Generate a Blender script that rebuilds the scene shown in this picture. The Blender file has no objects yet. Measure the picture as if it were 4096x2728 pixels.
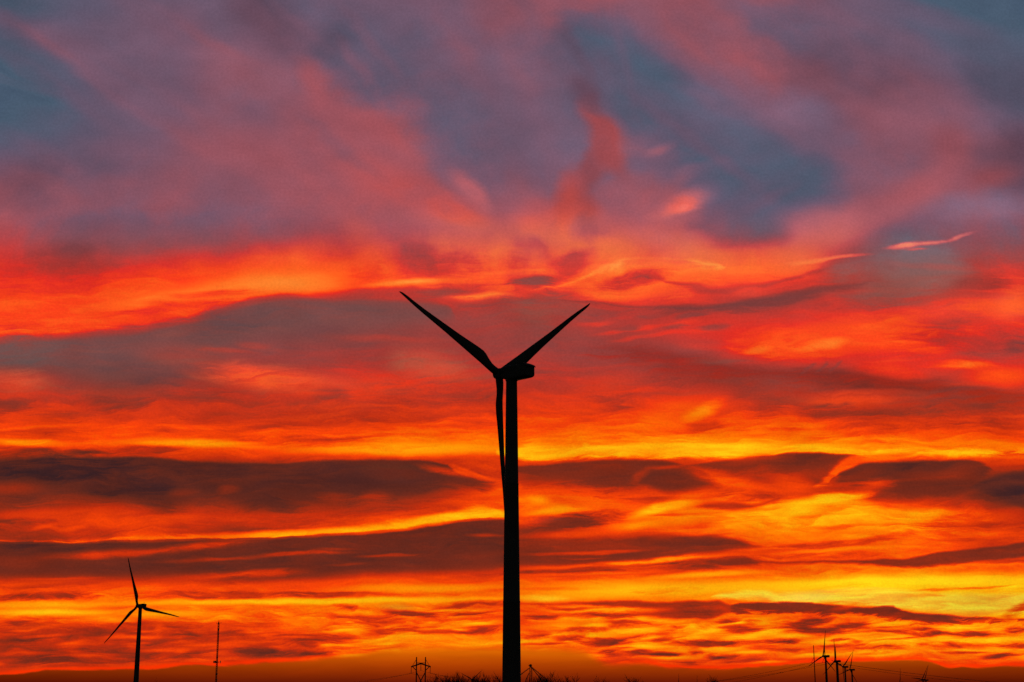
import bpy, bmesh, math, random
from mathutils import Vector, Matrix
R = math.radians
scn = bpy.context.scene
COL = scn.collection

# ----------------------------------------------------------------------------
# camera: 53 mm lens, standing in a field, tilted up 13.8 degrees
# ----------------------------------------------------------------------------
PITCH = R(13.76)
FOC = 6070.0                       # focal length in 4096-wide photo pixels
CAMZ = 1.7
cam_d = bpy.data.cameras.new('camera')
cam = bpy.data.objects.new('camera', cam_d)
COL.objects.link(cam)
cam_d.sensor_width = 36.0
cam_d.lens = FOC / 4096 * 36.0
cam_d.clip_start = 0.1
cam_d.clip_end = 80000
cam.location = (0, 0, CAMZ)
cam.rotation_euler = (math.pi / 2 + PITCH, 0, 0)
scn.camera = cam

FWD = Vector((0, math.cos(PITCH), math.sin(PITCH)))
UPV = Vector((0, -math.sin(PITCH), math.cos(PITCH)))


def ray(px, py):
    return Vector((1, 0, 0)) * ((px - 2048) / FOC) - UPV * ((py - 1364) / FOC) + FWD


def at(px, py, dist):
    """world point at ground distance `dist` (metres north) seen at that photo pixel"""
    d = ray(px, py)
    return Vector((0, 0, CAMZ)) + d * (dist / d.y)


def at_height(px, py, h):
    d = ray(px, py)
    return Vector((0, 0, CAMZ)) + d * ((h - CAMZ) / d.z)


# ----------------------------------------------------------------------------
# sky: clouds of a burning sunset, all by direction
# field vector = (glow T, luminance L, paleness P) over a chart of directions
# (chart centre = due north, 13.76 deg up; 26.5 chart units per degree)
# ----------------------------------------------------------------------------
world = bpy.data.worlds.new('World')
scn.world = world
world.use_nodes = True
nt = world.node_tree
nt.nodes.clear()


class G:
    """small wrapper: builds nodes in a tree"""
    def __init__(s, t):
        s.t = t

    def n(s, typ, **kw):
        nd = s.t.nodes.new(typ)
        for k, v in kw.items():
            setattr(nd, k, v)
        return nd

    def put(s, sock, v):
        if isinstance(v, bpy.types.NodeSocket):
            s.t.links.new(v, sock)
        elif v is not None:
            sock.default_value = v

    def m(s, op, a, b=None, c=None, clamp=False):
        nd = s.n('ShaderNodeMath', operation=op, use_clamp=clamp)
        s.put(nd.inputs[0], a)
        s.put(nd.inputs[1], b)
        s.put(nd.inputs[2], c)
        return nd.outputs[0]

    def v(s, op, a, b=None, c=None):
        nd = s.n('ShaderNodeVectorMath', operation=op)
        s.put(nd.inputs[0], a)
        s.put(nd.inputs[1], b)
        s.put(nd.inputs[2], c)
        return nd.outputs[1] if op == 'DOT_PRODUCT' else nd.outputs[0]

    def comb(s, x, y, z=0.0):
        nd = s.n('ShaderNodeCombineXYZ')
        for i, q in enumerate((x, y, z)):
            s.put(nd.inputs[i], q)
        return nd.outputs[0]

    def smooth(s, v, a, b, lo=0.0, hi=1.0, kind='SMOOTHSTEP'):
        nd = s.n('ShaderNodeMapRange', interpolation_type=kind)
        s.put(nd.inputs[0], v)
        for i, q in enumerate((a, b, lo, hi)):
            s.put(nd.inputs[i + 1], q)
        return nd.outputs[0]

    def mixv(s, f, a, b):
        nd = s.n('ShaderNodeMix', data_type='VECTOR')
        s.put(nd.inputs[0], f)
        s.put(nd.inputs[4], a)
        s.put(nd.inputs[5], b)
        return nd.outputs[1]

    def mixf(s, f, a, b):
        nd = s.n('ShaderNodeMix', data_type='FLOAT')
        s.put(nd.inputs[0], f)
        s.put(nd.inputs[2], a)
        s.put(nd.inputs[3], b)
        return nd.outputs[0]

    def noise(s, vec, detail=4.0, rough=0.55, scale=1.0, color=False):
        nd = s.n('ShaderNodeTexNoise', noise_dimensions='2D')
        s.put(nd.inputs['Vector'], vec)
        nd.inputs['Scale'].default_value = scale
        nd.inputs['Detail'].default_value = detail
        nd.inputs['Roughness'].default_value = rough
        return nd.outputs[1] if color else nd.outputs[0]

    def ramp(s, fac, stops, interp='LINEAR'):
        nd = s.n('ShaderNodeValToRGB')
        cr = nd.color_ramp
        cr.interpolation = interp
        stops = sorted(stops, key=lambda q: q[0])
        while len(cr.elements) < len(stops):
            cr.elements.new(0.5)
        for e, (p, c) in zip(cr.elements, stops):
            e.position = p
        for e, (p, c) in zip(cr.elements, stops):
            e.position = p
            e.color = (*c, 1) if isinstance(c, (tuple, list)) else (c, c, c, 1)
        s.put(nd.inputs[0], fac)
        return nd.outputs[0]

    def curve(s, val, pts):
        nd = s.n('ShaderNodeFloatCurve')
        cm = nd.mapping
        c = cm.curves[0]
        pts = sorted(pts)
        c.points[0].location = pts[0]
        c.points[1].location = pts[-1]
        for p in pts[1:-1]:
            c.points.new(*p)
        for p in c.points:
            p.handle_type = 'AUTO_CLAMPED'
        cm.update()
        s.put(nd.inputs[1], val)
        return nd.outputs[0]


g = G(nt)
geo = g.n('ShaderNodeTexCoord')
D = geo.outputs['Generated']
mp = g.n('ShaderNodeVectorRotate', rotation_type='X_AXIS')
nt.links.new(D, mp.inputs['Vector'])
mp.inputs['Angle'].default_value = -PITCH
sep = g.n('ShaderNodeSeparateXYZ')
nt.links.new(mp.outputs[0], sep.inputs[0])
fy = g.m('MAXIMUM', sep.outputs[1], 0.2)
X = g.m('MULTIPLY_ADD', g.m('DIVIDE', sep.outputs[0], fy), 1517.5, 512.0)
Y0 = g.m('MULTIPLY_ADD', g.m('DIVIDE', sep.outputs[2], fy), -1517.5, 341.3)

# warp so that no edge is ruler-clean
wv = g.noise(g.comb(g.m('MULTIPLY', X, 1 / 90), g.m('MULTIPLY', Y0, 1 / 34)), 3, 0.5, color=True)
wv2 = g.noise(g.comb(g.m('MULTIPLY', X, 1 / 26), g.m('MULTIPLY', Y0, 1 / 9)), 3, 0.55, color=True)
ws = g.n('ShaderNodeSeparateXYZ')
nt.links.new(g.v('SUBTRACT', wv, (0.5, 0.5, 0.5)), ws.inputs[0])
ws2 = g.n('ShaderNodeSeparateXYZ')
nt.links.new(g.v('SUBTRACT', wv2, (0.5, 0.5, 0.5)), ws2.inputs[0])
upm = g.smooth(Y0, 220, 330, 1.0, 0.0)                # 1 in the upper sky
Xw = g.m('ADD', X, g.m('MULTIPLY', ws.outputs[0], g.m('MULTIPLY_ADD', upm, 0, 17)))
Yw = g.m('ADD', Y0, g.m('MULTIPLY', ws.outputs[1], g.m('MULTIPLY_ADD', upm, 5, g.smooth(Y0, 390, 450, 9.0, 6.0))))
Xw = g.m('ADD', Xw, g.m('MULTIPLY', ws2.outputs[0], g.m('MULTIPLY_ADD', upm, -3, 7)))
Yw = g.m('ADD', Yw, g.m('MULTIPLY', ws2.outputs[1], g.m('MULTIPLY_ADD', upm, 0.5, 2.2)))
# streak noise: long thin fibres, lifting slightly to the right
Ys = g.m('MULTIPLY_ADD', X, 0.035, g.m('MULTIPLY_ADD', ws.outputs[1], 14, Yw))
nf = g.noise(g.comb(g.m('MULTIPLY', Xw, 1 / 95), g.m('MULTIPLY', Ys, 1 / 10.0)), 7, 0.6)
wx = g.m('MULTIPLY_ADD', g.m('SUBTRACT', nf, 0.5), 60.0, Xw)             # the fine fibres are torn by the long ones
wy = g.m('MULTIPLY_ADD', g.m('SUBTRACT', nf, 0.5), 16.0, Ys)
nfine = g.noise(g.comb(g.m('MULTIPLY', wx, 1 / 42), g.m('MULTIPLY', wy, 1 / 7.5)), 7, 0.64)
# fan of cirrus in the upper sky, spreading from low centre
dx = g.m('SUBTRACT', Xw, 540.0)
dy = g.m('SUBTRACT', 560.0, Yw)
ang = g.m('ARCTAN2', dx, dy)
rad = g.m('SQRT', g.m('ADD', g.m('MULTIPLY', dx, dx), g.m('MULTIPLY', dy, dy)))
nfan = g.noise(g.comb(g.m('MULTIPLY', ang, 4.2), g.m('MULTIPLY', rad, 1 / 85), 1.0), 6, 0.56)
NE = g.m('SUBTRACT', g.m('MULTIPLY_ADD', nfine, 0.55, g.m('MULTIPLY', nf, 0.45)), 0.5)
NE = g.mixf(upm, NE, g.m('SUBTRACT', nfan, 0.5))

# ---- base glow: columns of values down the chart, every 128 units -----------
ROWS = [0, 30, 60, 90, 120, 150, 180, 210, 235, 255, 275, 295, 315, 335, 355, 375, 395, 415, 435, 450, 470,
        490, 510, 530, 550, 570, 590, 610, 630, 650, 665, 682]
COLS = [
    [.20, .24, .20, .15, .16, .30, .48, .58, .50, .50, .56, .62, .68, .70, .12, .30, .50, .50, .60, .55, .03, .15, .32, .50, .12, .25, .58, .83, .42, .33, .46, .4],
    [.26, .36, .35, .33, .32, .36, .50, .60, .45, .48, .60, .70, .74, .25, .12, .17, .40, .50, .60, .68, .06, .15, .45, .60, .20, .20, .60, .83, .43, .34, .48, .4],
    [.35, .38, .45, .50, .50, .52, .55, .60, .42, .65, .85, .50, .12, .17, .27, .32, .45, .42, .60, .75, .10, .20, .45, .42, .20, .25, .60, .75, .55, .42, .5, .4],
    [.38, .30, .45, .65, .60, .60, .65, .70, .60, .72, .75, .42, .22, .22, .36, .55, .50, .46, .65, .80, .15, .20, .36, .75, .20, .35, .70, .75, .70, .70, .6, .5],
    [.55, .50, .45, .40, .35, .35, .40, .60, .75, .72, .72, .66, .32, .31, .36, .45, .46, .55, .70, .78, .32, .60, .75, .25, .25, .40, .75, .64, .68, .75, .6, .5],
    [.60, .30, .20, .20, .30, .50, .60, .58, .72, .82, .85, .72, .37, .32, .24, .45, .50, .60, .70, .85, .25, .55, .70, .60, .30, .50, .85, .60, .80, .70, .5, .4],
    [.55, .65, .60, .50, .35, .20, .20, .20, .40, .70, .80, .35, .50, .55, .42, .28, .36, .60, .70, .88, .32, .50, .85, .80, .55, .60, .95, .60, .80, .72, .5, .4],
    [.25, .30, .40, .50, .45, .50, .55, .50, .25, .20, .20, .40, .60, .75, .65, .36, .35, .42, .65, .88, .25, .30, .75, .80, .60, .75, 1.0, .66, .82, .82, .5, .4],
    [.10, .12, .18, .30, .35, .48, .50, .50, .45, .40, .55, .60, .65, .52, .40, .65, .42, .45, .60, .80, .30, .12, .22, .65, .42, .80, .95, .90, .80, .80, .5, .4],
]
yf = g.m('MULTIPLY_ADD', Yw, 1 / 700, 8 / 700)
T = None
for i, vals in enumerate(COLS):
    r = g.ramp(yf, [((y + 8) / 700, v) for y, v in zip(ROWS, vals)], 'B_SPLINE')
    T = r if T is None else g.mixf(g.smooth(Xw, 128 * (i - 1), 128 * i), T, r)
F = g.comb(T, 1.0, 0.0)
# (tiny ties to T keep the shader compiler evaluating the clouds one after another)
XL, YL, NL = Xw, Yw, NE
Xw = g.m('MULTIPLY_ADD', T, 1e-6, Xw)
Yw = g.m('MULTIPLY_ADD', T, 1e-6, Yw)
NE = g.m('MULTIPLY_ADD', T, 1e-6, NE)
xnorm = g.m('MULTIPLY_ADD', Xw, 1 / 1224, 100 / 1224)

# ---- node group: one soft streak of cloud -----------------------------------
def new_group(name, ins):
    t = bpy.data.node_groups.new(name, 'ShaderNodeTree')
    for nm, ty in ins:
        t.interface.new_socket(nm, in_out='INPUT', socket_type=ty)
    t.interface.new_socket('F', in_out='OUTPUT', socket_type='NodeSocketVector')
    return t, G(t), t.nodes.new('NodeGroupInput'), t.nodes.new('NodeGroupOutput')


FL, VC = 'NodeSocketFloat', 'NodeSocketVector'
st_t, q, gi, go = new_group('cloud_streak', [('F', VC), ('X', FL), ('Y', FL), ('N', FL), ('cx', FL), ('sx', FL), ('ox', FL), ('oy', FL),
                                             ('bow', FL), ('iu', FL), ('id', FL), ('na', FL), ('tgt', VC), ('op', FL)])
I = {s.name: s for s in gi.outputs}
tie = q.v('DOT_PRODUCT', I['F'], (1e-6, 0.0, 0.0))
IX, IY = q.m('ADD', I['X'], tie), q.m('ADD', I['Y'], tie)
u = q.m('MULTIPLY_ADD', IX, I['cx'], q.m('MULTIPLY_ADD', IY, I['sx'], I['ox']))          # -1..1 along
# perpendicular in units: Y*c - X*s + oy, with c,s = unit vector (cx, sx carry 1/L)
st_t.interface.new_socket('c', in_out='INPUT', socket_type=FL)
st_t.interface.new_socket('s', in_out='INPUT', socket_type=FL)
I = {s.name: s for s in gi.outputs}
vv = q.m('MULTIPLY_ADD', IY, I['c'], q.m('MULTIPLY_ADD', IX, I['s'], I['oy']))
u2 = q.m('MULTIPLY', u, u)
vv = q.m('MULTIPLY_ADD', I['bow'], u2, vv)
va = q.m('MAXIMUM', q.m('MULTIPLY', vv, I['id']), q.m('MULTIPLY', vv, I['iu']))
r2 = q.m('MULTIPLY_ADD', va, va, u2)
r2 = q.m('MULTIPLY_ADD', I['N'], I['na'], r2)
mk = q.smooth(r2, 1.0, 0.0, kind='LINEAR')
mk = q.m('MULTIPLY', q.m('MULTIPLY', mk, mk), I['op'])
st_t.links.new(q.mixv(mk, I['F'], I['tgt']), go.inputs[0])

# ---- node group: a bank between an upper and a lower edge -------------------
bk_t, q, gi, go = new_group('cloud_bank', [('F', VC), ('Y', FL), ('N', FL), ('yt', FL), ('yb', FL), ('it', FL), ('ib', FL), ('na', FL), ('tgt', VC), ('op', FL)])
I = {s.name: s for s in gi.outputs}
tie = q.v('DOT_PRODUCT', I['F'], (1e-6, 0.0, 0.0))
IY = q.m('ADD', I['Y'], tie)
a = q.m('MULTIPLY', q.m('SUBTRACT', IY, q.m('MULTIPLY_ADD', I['yt'], 900, -100)), I['it'])
b = q.m('MULTIPLY', q.m('SUBTRACT', q.m('MULTIPLY_ADD', I['yb'], 900, -100), IY), I['ib'])
na = q.m('MULTIPLY', I['N'], I['na'])                  # undersides are more torn than tops
mm = q.m('MINIMUM', q.m('ADD', a, na), q.m('MULTIPLY_ADD', na, 2.2, b))
mk = q.m('MULTIPLY', q.smooth(mm, 0.0, 1.0), I['op'])
bk_t.links.new(q.mixv(mk, I['F'], I['tgt']), go.inputs[0])


STROKES = []


def S(x0, y0, x1, y1, w, T, op=1.0, bow=0.0, wu=None, wd=None, L=1.0, P=0.0, n=0.9):
    """streak from one end to the other (chart units), half width w, bow = sag at the ends"""
    up = (y0 + y1) / 2 < 232
    k = 2.3 if up else 1.8
    lx, ly = x1 - x0, y1 - y0
    ln = math.hypot(lx, ly)
    c, s = lx / ln, ly / ln
    hl = ln / 2 * (1.45 if up else 1.35) + w * 0.5
    my = (y0 + y1) / 2
    wm = max(w, wu or 0, wd or 0) * k * c + abs(bow) * 1.6
    ext = 1.3 * (abs(s) * hl + wm) + (22 if up else 8)
    STROKES.append((my - ext, my + ext, 'S', (x0, y0, x1, y1, w, T, op, bow, wu, wd, L, P, n)))


def B(pts, st, sb, T, op=1.0, L=1.0, P=0.0, n=0.5, raw=False):
    """bank of cloud through (x, top, bottom) stations"""
    STROKES.append((min(p[1] for p in pts) - st * .4 - 9, max(p[2] for p in pts) + sb * .4 + 9, 'B', (pts, st, sb, T, op, L, P, n, raw)))


def put_streak(F, x0, y0, x1, y1, w, T, op, bow, wu, wd, L, P, n):
    up = (y0 + y1) / 2 < 232
    lx, ly = x1 - x0, y1 - y0
    ln = math.hypot(lx, ly)
    c, s = lx / ln, ly / ln
    hl = ln / 2 * (1.45 if up else 1.35) + w * 0.5
    mx, my = (x0 + x1) / 2, (y0 + y1) / 2
    nd = nt.nodes.new('ShaderNodeGroup')
    nd.node_tree = st_t
    J = nd.inputs
    for k, so in (('F', F), ('X', Xw), ('Y', Yw), ('N', NE)):
        nt.links.new(so, J[k])
    k = 2.3 if up else 1.8
    for nm, v in (('cx', c / hl), ('sx', s / hl), ('ox', -(mx * c + my * s) / hl), ('c', c), ('s', -s),
                  ('oy', mx * s - my * c), ('bow', -bow), ('id', 1 / (k * (wd or w))), ('iu', -1 / (k * (wu or w))), ('na', n * (1.5 if up else 2.6)),
                  ('op', op)):
        J[nm].default_value = v
    J['tgt'].default_value = (T, L, P)
    return nd.outputs[0]


def put_bank(F, pts, st, sb, T, op, L, P, n, raw):
    xn = [(p[0] + 100) / 1224 for p in pts]
    e0, e1 = pts[0], pts[-1]
    tp = [(a, (p[1] + 100) / 900) for a, p in zip(xn, pts)]
    bp = [(a, (p[2] + 100) / 900) for a, p in zip(xn, pts)]
    for lst in (tp, bp):                      # outside its span the bank has no thickness
        if xn[0] > 0.03:
            lst.insert(0, (xn[0] - 0.006, None))
        if xn[-1] < 0.97:
            lst.append((xn[-1] + 0.006, None))
    fix = []
    for lst, sgn in ((tp, 1), (bp, -1)):
        out = []
        for i, (a, v) in enumerate(lst):
            if v is None:
                e = e0 if i == 0 else e1
                v = ((e[1] + e[2]) / 2 + sgn * 3 + 100) / 900
            out.append((a, min(max(v, 0), 1)))
        fix.append(out)
    xn_ = g.m('ADD', g.m('MULTIPLY_ADD', X, 1 / 1224, 100 / 1224) if raw else xnorm, g.v('DOT_PRODUCT', F, (1e-6, 0.0, 0.0)))
    yt, yb = g.curve(xn_, fix[0]), g.curve(xn_, fix[1])
    nd = nt.nodes.new('ShaderNodeGroup')
    nd.node_tree = bk_t
    J = nd.inputs
    for k, so in (('F', F), ('Y', Y0 if raw else Yw), ('N', NE), ('yt', yt), ('yb', yb)):
        nt.links.new(so, J[k])
    for nm, v in (('it', 1 / st), ('ib', 1 / sb), ('na', n * 2.4), ('op', op)):
        J[nm].default_value = v
    J['tgt'].default_value = (T, L, P)
    return nd.outputs[0]


# ---- upper sky ---------------------------------------------------------------
S(-20, 5, 30, 15, 26, .16, .6, L=.86)
S(-60, 90, 60, 98, 24, .12, .7)
S(0, 130, 120, 140, 14, .24, .5)
S(85, 30, 230, 70, 45, .40, .55)
S(232, -10, 300, 48, 18, .42, .75, L=.80)
S(190, 62, 275, 82, 22, .56, .75, P=.08)
S(30, 165, 260, 160, 18, .48, .5, L=.9)
S(-30, 190, 60, 186, 16, .50, .7, L=.8)
S(80, 195, 180, 190, 12, .60, .6)
S(180, 140, 280, 150, 22, .62, .5)
S(200, 105, 300, 120, 16, .45, .5)
S(270, 110, 330, 140, 18, .60, .5)
S(302, 62, 328, 102, 10, .72, .8)
S(322, 90, 418, 150, 15, .68, .85, bow=-6)
S(395, 118, 420, 160, 12, .74, .6, P=.05)
S(260, 150, 380, 180, 22, .66, .6)
S(340, 165, 480, 222, 15, .80, .85)
S(300, 140, 345, 165, 16, .52, .45)
S(320, 28, 520, 125, 30, .24, .85, bow=-10)
S(415, 85, 525, 150, 30, .27, .75)
S(316, 36, 350, 50, 12, .26, .7, L=.86)
S(365, 15, 520, 70, 34, .44, .6)
S(480, -10, 530, 20, 20, .55, .7, L=.95)
S(452, 175, 492, 208, 6, .82, .75, P=.22)
S(430, 208, 490, 222, 9, .88, .8)
S(505, 55, 560, 100, 26, .55, .6, P=.05)
S(585, 35, 740, 160, 42, .15, .9)
S(560, 30, 605, 60, 20, .15, .8)
S(590, 95, 690, 175, 24, .22, .7)
S(556, 26, 570, 42, 8, .30, .55, L=.88)
S(572, 45, 606, 112, 7, .36, .5, L=.88)
S(566, 76, 598, 106, 8, .45, .8, L=.78)
S(640, -15, 775, 85, 30, .63, .85)
S(735, 55, 782, 80, 16, .72, .5)
S(690, 85, 770, 125, 20, .36, .7, L=1.12)
S(592, 105, 618, 168, 14, .70, .9)
S(603, 140, 622, 165, 9, .78, .7)
S(520, 105, 590, 165, 24, .42, .8, L=1.05)
S(590, 158, 586, 190, 6, .58, .7, L=.85)
S(572, 175, 566, 225, 9, .78, .85, L=.93)
S(580, 195, 582, 222, 9, .74, .7, L=.9)
S(548, 222, 605, 226, 12, .97, .8)
S(512, 218, 560, 222, 12, .93, .6)
S(610, 140, 672, 156, 9, .62, .75, P=.05)
S(650, 153, 676, 145, 4, .70, .85, P=.22)
S(676, 178, 698, 170, 5, .58, .8, P=.18)
S(600, 185, 700, 195, 16, .62, .7, P=.08)
S(660, 212, 700, 205, 12, .76, .7, P=.12)
S(660, 213, 722, 189, 6.5, .96, .98, P=.42, n=.7)
S(665, 214, 700, 204, 4, 1.0, .7, P=.5, n=.7)
S(700, 140, 820, 200, 26, .2, .65)
S(690, 165, 760, 200, 22, .2, .5)
S(720, 205, 800, 225, 14, .24, .7)
S(905, -5, 1030, 15, 26, .11, .8)
S(780, 20, 880, 30, 28, .30, .6)
S(785, 68, 925, 88, 20, .52, .75, L=.85)
S(765, 40, 775, 90, 12, .66, .55)
S(764, 105, 822, 122, 13, .36, .85, L=1.15)
S(880, 108, 985, 122, 22, .54, .7)
S(830, 120, 900, 150, 20, .60, .6)
S(930, 140, 975, 160, 16, .64, .85, L=.92)
S(985, 60, 1030, 120, 24, .26, .7, L=.86)
S(988, 145, 1034, 165, 20, .46, .8, L=.74)
S(880, 150, 930, 170, 14, .56, .6)
S(885, 210, 958, 170, 15, .72, .8, P=.1)
S(800, 225, 900, 205, 16, .74, .7, P=.08)
S(965, 185, 1012, 172, 10, .68, .8, L=.9)
S(990, 196, 1034, 190, 9, .46, .7, L=.84)
S(935, 215, 1024, 206, 13, .48, .8, L=1.1, P=.25)
S(775, 190, 835, 186, 22, .20, .8)

# ---- middle: the coral belt -----------------------------------------------------
S(-10, 236, 250, 232, 16, .44, .6, P=.05)
S(-20, 262, 120, 262, 14, .47, .6, L=.82)
S(780, 225, 870, 236, 16, .78, .7, P=.22)
S(768, 250, 830, 262, 16, .80, .75, P=.18)
S(700, 228, 780, 234, 12, .20, .7, L=1.05)
S(640, 240, 735, 262, 14, .78, .8, P=.2)
S(560, 232, 640, 258, 18, .84, .85)
S(574, 228, 610, 231, 8, .58, .8)
S(512, 236, 552, 258, 9, .58, .5)
S(515, 258, 545, 258, 8, .74, .6, P=.15)
S(870, 258, 1000, 266, 26, .16, .7, L=1.15, P=.28)
S(985, 232, 1034, 262, 18, .22, .8, L=1.05, P=.12)
S(860, 280, 970, 276, 16, .20, .6, L=1.1, P=.25)
S(820, 272, 880, 268, 10, .18, .7, L=1.1, P=.28)
S(840, 292, 920, 294, 12, .28, .7, P=.15)
S(950, 290, 1034, 280, 12, .42, .85, L=.92)
S(905, 316, 1010, 308, 15, .62, .75, P=.12)
S(990, 312, 1034, 300, 14, .74, .7, P=.22)
S(1008, 346, 1040, 343, 6, .10, .6, L=.9)
S(905, 336, 1016, 338, 12, .52, .8, L=.92)
# two contrails lit pink
S(884, 248, 916, 243.5, 2.2, .88, .8, P=.5, n=.9)
S(902, 244.5, 946, 239, 2.5, .88, .85, P=.5, n=.9)
S(936, 240, 979, 231, 1.9, .90, .85, P=.45, n=.9)
S(903, 248.7, 926, 248, 1.3, .82, .6, P=.4, n=.6)
S(788, 262, 846, 256, 2.2, .86, .75, P=.3, n=.9)
S(825, 257, 872, 255.3, 1.7, .84, .75, P=.35, n=.9)
# the orange blade of light on the left
B([(-110, 286, 347), (0, 282, 340), (64, 276, 335), (128, 268, 330), (180, 260, 322), (215, 256, 313), (256, 250, 302), (300, 246, 296),
   (340, 246, 292), (380, 256, 290), (420, 268, 290), (450, 278, 288)], 30, 6, .72, .95, n=.25)
S(60, 312, 240, 292, 12, .80, .6)
S(180, 296, 352, 272, 12, .93, .9, bow=-3)
S(250, 285, 345, 284, 9, .93, .8)
S(109, 307, 215, 288, 5, .92, .6)
S(120, 315, 205, 302, 4, .63, .75)
S(300, 248, 380, 240, 10, .64, .6)
S(400, 260, 510, 266, 13, .42, .85)
S(440, 246, 500, 246, 8, .60, .5)
S(350, 270, 402, 268, 6, .62, .7)
S(365, 285, 450, 280, 3, .98, .85)
S(425, 292, 480, 292, 6, .24, .7, P=.1)
S(444, 299, 520, 297, 4.5, .88, .85, P=.2)
S(390, 309, 462, 305, 4, .66, .6)
S(448, 304, 560, 305, 5, .20, .5)
# grey-mauve bank under it
B([(-110, 348, 372), (0, 341, 374), (40, 338, 378), (80, 334, 390), (128, 331, 398), (180, 323, 384), (215, 314, 372), (256, 303, 350), (300, 298, 345),
   (345, 297, 342), (400, 300, 342), (450, 306, 330)], 6, 26, .12, .75, L=1.0, P=.06, n=.5)
S(-20, 352, 60, 358, 16, .05, .7, L=1.05, P=.12)
S(195, 325, 255, 315, 12, .06, .6)
S(140, 352, 262, 370, 11, .40, .75, P=.08)
S(200, 373, 325, 383, 11, .69, .9, P=.35)
S(110, 362, 185, 384, 9, .12, .7)
S(-20, 378, 50, 384, 10, .55, .85, P=.28)
S(-20, 407, 34, 405, 6, .30, .8)
S(95, 398, 145, 404, 8, .32, .8)
S(180, 394, 262, 396, 8, .34, .75)
S(15, 432, 70, 430, 3.5, .44, .8)
S(180, 421, 220, 419, 4, .50, .6)
S(-20, 441, 70, 445, 3.2, .85, .9)
S(116, 442, 262, 446, 3.5, .90, .8)
S(84, 450.5, 180, 450.5, 3.5, .44, .8)
S(-20, 450, 76, 453, 3.5, .34, .8)
S(262, 440, 385, 443, 4, .52, .75)
S(290, 450, 520, 448, 5, .86, .8)
S(395, 355, 470, 372, 15, .52, .75, P=.35)
S(380, 335, 520, 340, 14, .37, .6)
S(305, 388, 480, 376, 9, .62, .5, P=.15)
S(395, 382, 500, 400, 9, .40, .75)
S(312, 393, 352, 397, 5, .35, .8)
S(330, 414, 470, 408, 8, .44, .7)
S(395, 420, 510, 418, 6, .45, .6)
# centre and right of the belt
S(508, 287, 556, 279, 6, .14, .75, P=.1)
S(470, 262, 530, 270, 6, .55, .5)
S(480, 275, 600, 268, 3, .9, .5, P=.1)
S(552, 270, 592, 256, 8, .42, .6)
B([(536, 288, 293), (560, 281, 290), (584, 272, 283), (613, 261, 274), (642, 255, 265), (680, 256, 266), (720, 262, 270)], 6, 9, .97, .8, P=.08, n=.7)
S(598, 287, 662, 274, 6.5, .34, .85)
S(560, 298, 660, 292, 5, .82, .7)
B([(655, 276, 281), (664, 278, 286), (690, 281, 294), (715, 287, 297), (740, 286, 293), (768, 280, 288), (800, 272, 280), (830, 266, 270)], 6, 6, .32, .6, n=1.0)
S(725, 294, 770, 290, 4, .66, .6, P=.15)
S(512, 300, 600, 312, 12, .28, .6, P=.1)
B([(545, 299, 303), (590, 300, 307), (642, 303, 313), (700, 304, 320), (740, 297, 318), (768, 292, 314), (800, 288, 307), (840, 283, 293), (870, 280, 285)], 6, 12, .16, .75, L=.9, n=.7)
S(512, 308, 560, 322, 9, .30, .6, P=.22)
S(470, 322, 600, 332, 12, .32, .5, P=.05)
S(580, 322, 700, 340, 16, .42, .6)
S(625, 330, 780, 328, 12, .62, .7)
for i in range(7):
    x0 = 575 + i * 17
    S(x0, 326 + (i * 7) % 17, x0 + 44, 321 + (i * 7) % 17, 2.0, .68 if i % 2 else .66, .65, P=.1)
for i in range(6):
    x0 = 590 + i * 22
    S(x0, 318 + (i * 11) % 22, x0 + 32, 315 + (i * 11) % 22, 2.2, .26, .6)
S(722, 348, 860, 345, 15, .83, .85)
S(780, 335, 900, 330, 14, .74, .6, P=.06)
S(798, 348, 850, 341, 4, .96, .8)
S(742, 352, 772, 347, 3, .93, .6)
B([(585, 345, 352), (610, 341, 362), (640, 342, 376), (700, 352, 392), (740, 361, 396), (800, 366, 396), (860, 370, 402), (900, 373, 404), (960, 381, 410), (1024, 388, 412), (1120, 394, 415)],
  12, 34, .44, .9, L=.80, n=.6)
S(640, 358, 760, 388, 12, .42, .5, L=.80)
S(790, 375, 900, 384, 9, .36, .6, L=.74)
S(870, 384, 960, 390, 9, .34, .6, L=.74)
for i in range(6):
    S(800 + i * 7, 375 - (i * 5) % 9, 810 + i * 7, 368 - (i * 5) % 9, 1.4, .2, .45, n=.6)
S(848, 368, 935, 374, 8, .78, .6)
S(925, 366, 1000, 364, 4, .90, .85)
S(965, 378, 1034, 374, 9, .76, .8)
S(800, 399, 905, 402, 6, .62, .85, P=.12)
S(780, 412, 935, 410, 6, .32, .75)
S(900, 400, 1034, 402, 12, .27, .6)
S(645, 418, 725, 398, 13, .72, .7)
S(688, 418, 722, 402, 6, .86, .85)
S(690, 427, 730, 424, 4.5, .50, .55)
S(590, 399, 648, 398, 8, .40, .7)
S(580, 385, 640, 378, 8, .58, .5, P=.1)
S(520, 400, 600, 412, 12, .52, .5)
S(740, 400, 790, 410, 10, .36, .6)
S(985, 422, 1034, 424, 10, .46, .6)
B([(500, 446, 458), (570, 443, 462), (640, 442, 462), (768, 441, 458), (860, 446, 460), (940, 448, 460), (1024, 446, 458), (1120, 444, 458)], 6, 6, .90, .9, n=.5)
S(600, 449, 860, 446, 4, .95, .7)
S(300, 452, 510, 450, 5, .86, .7)

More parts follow.
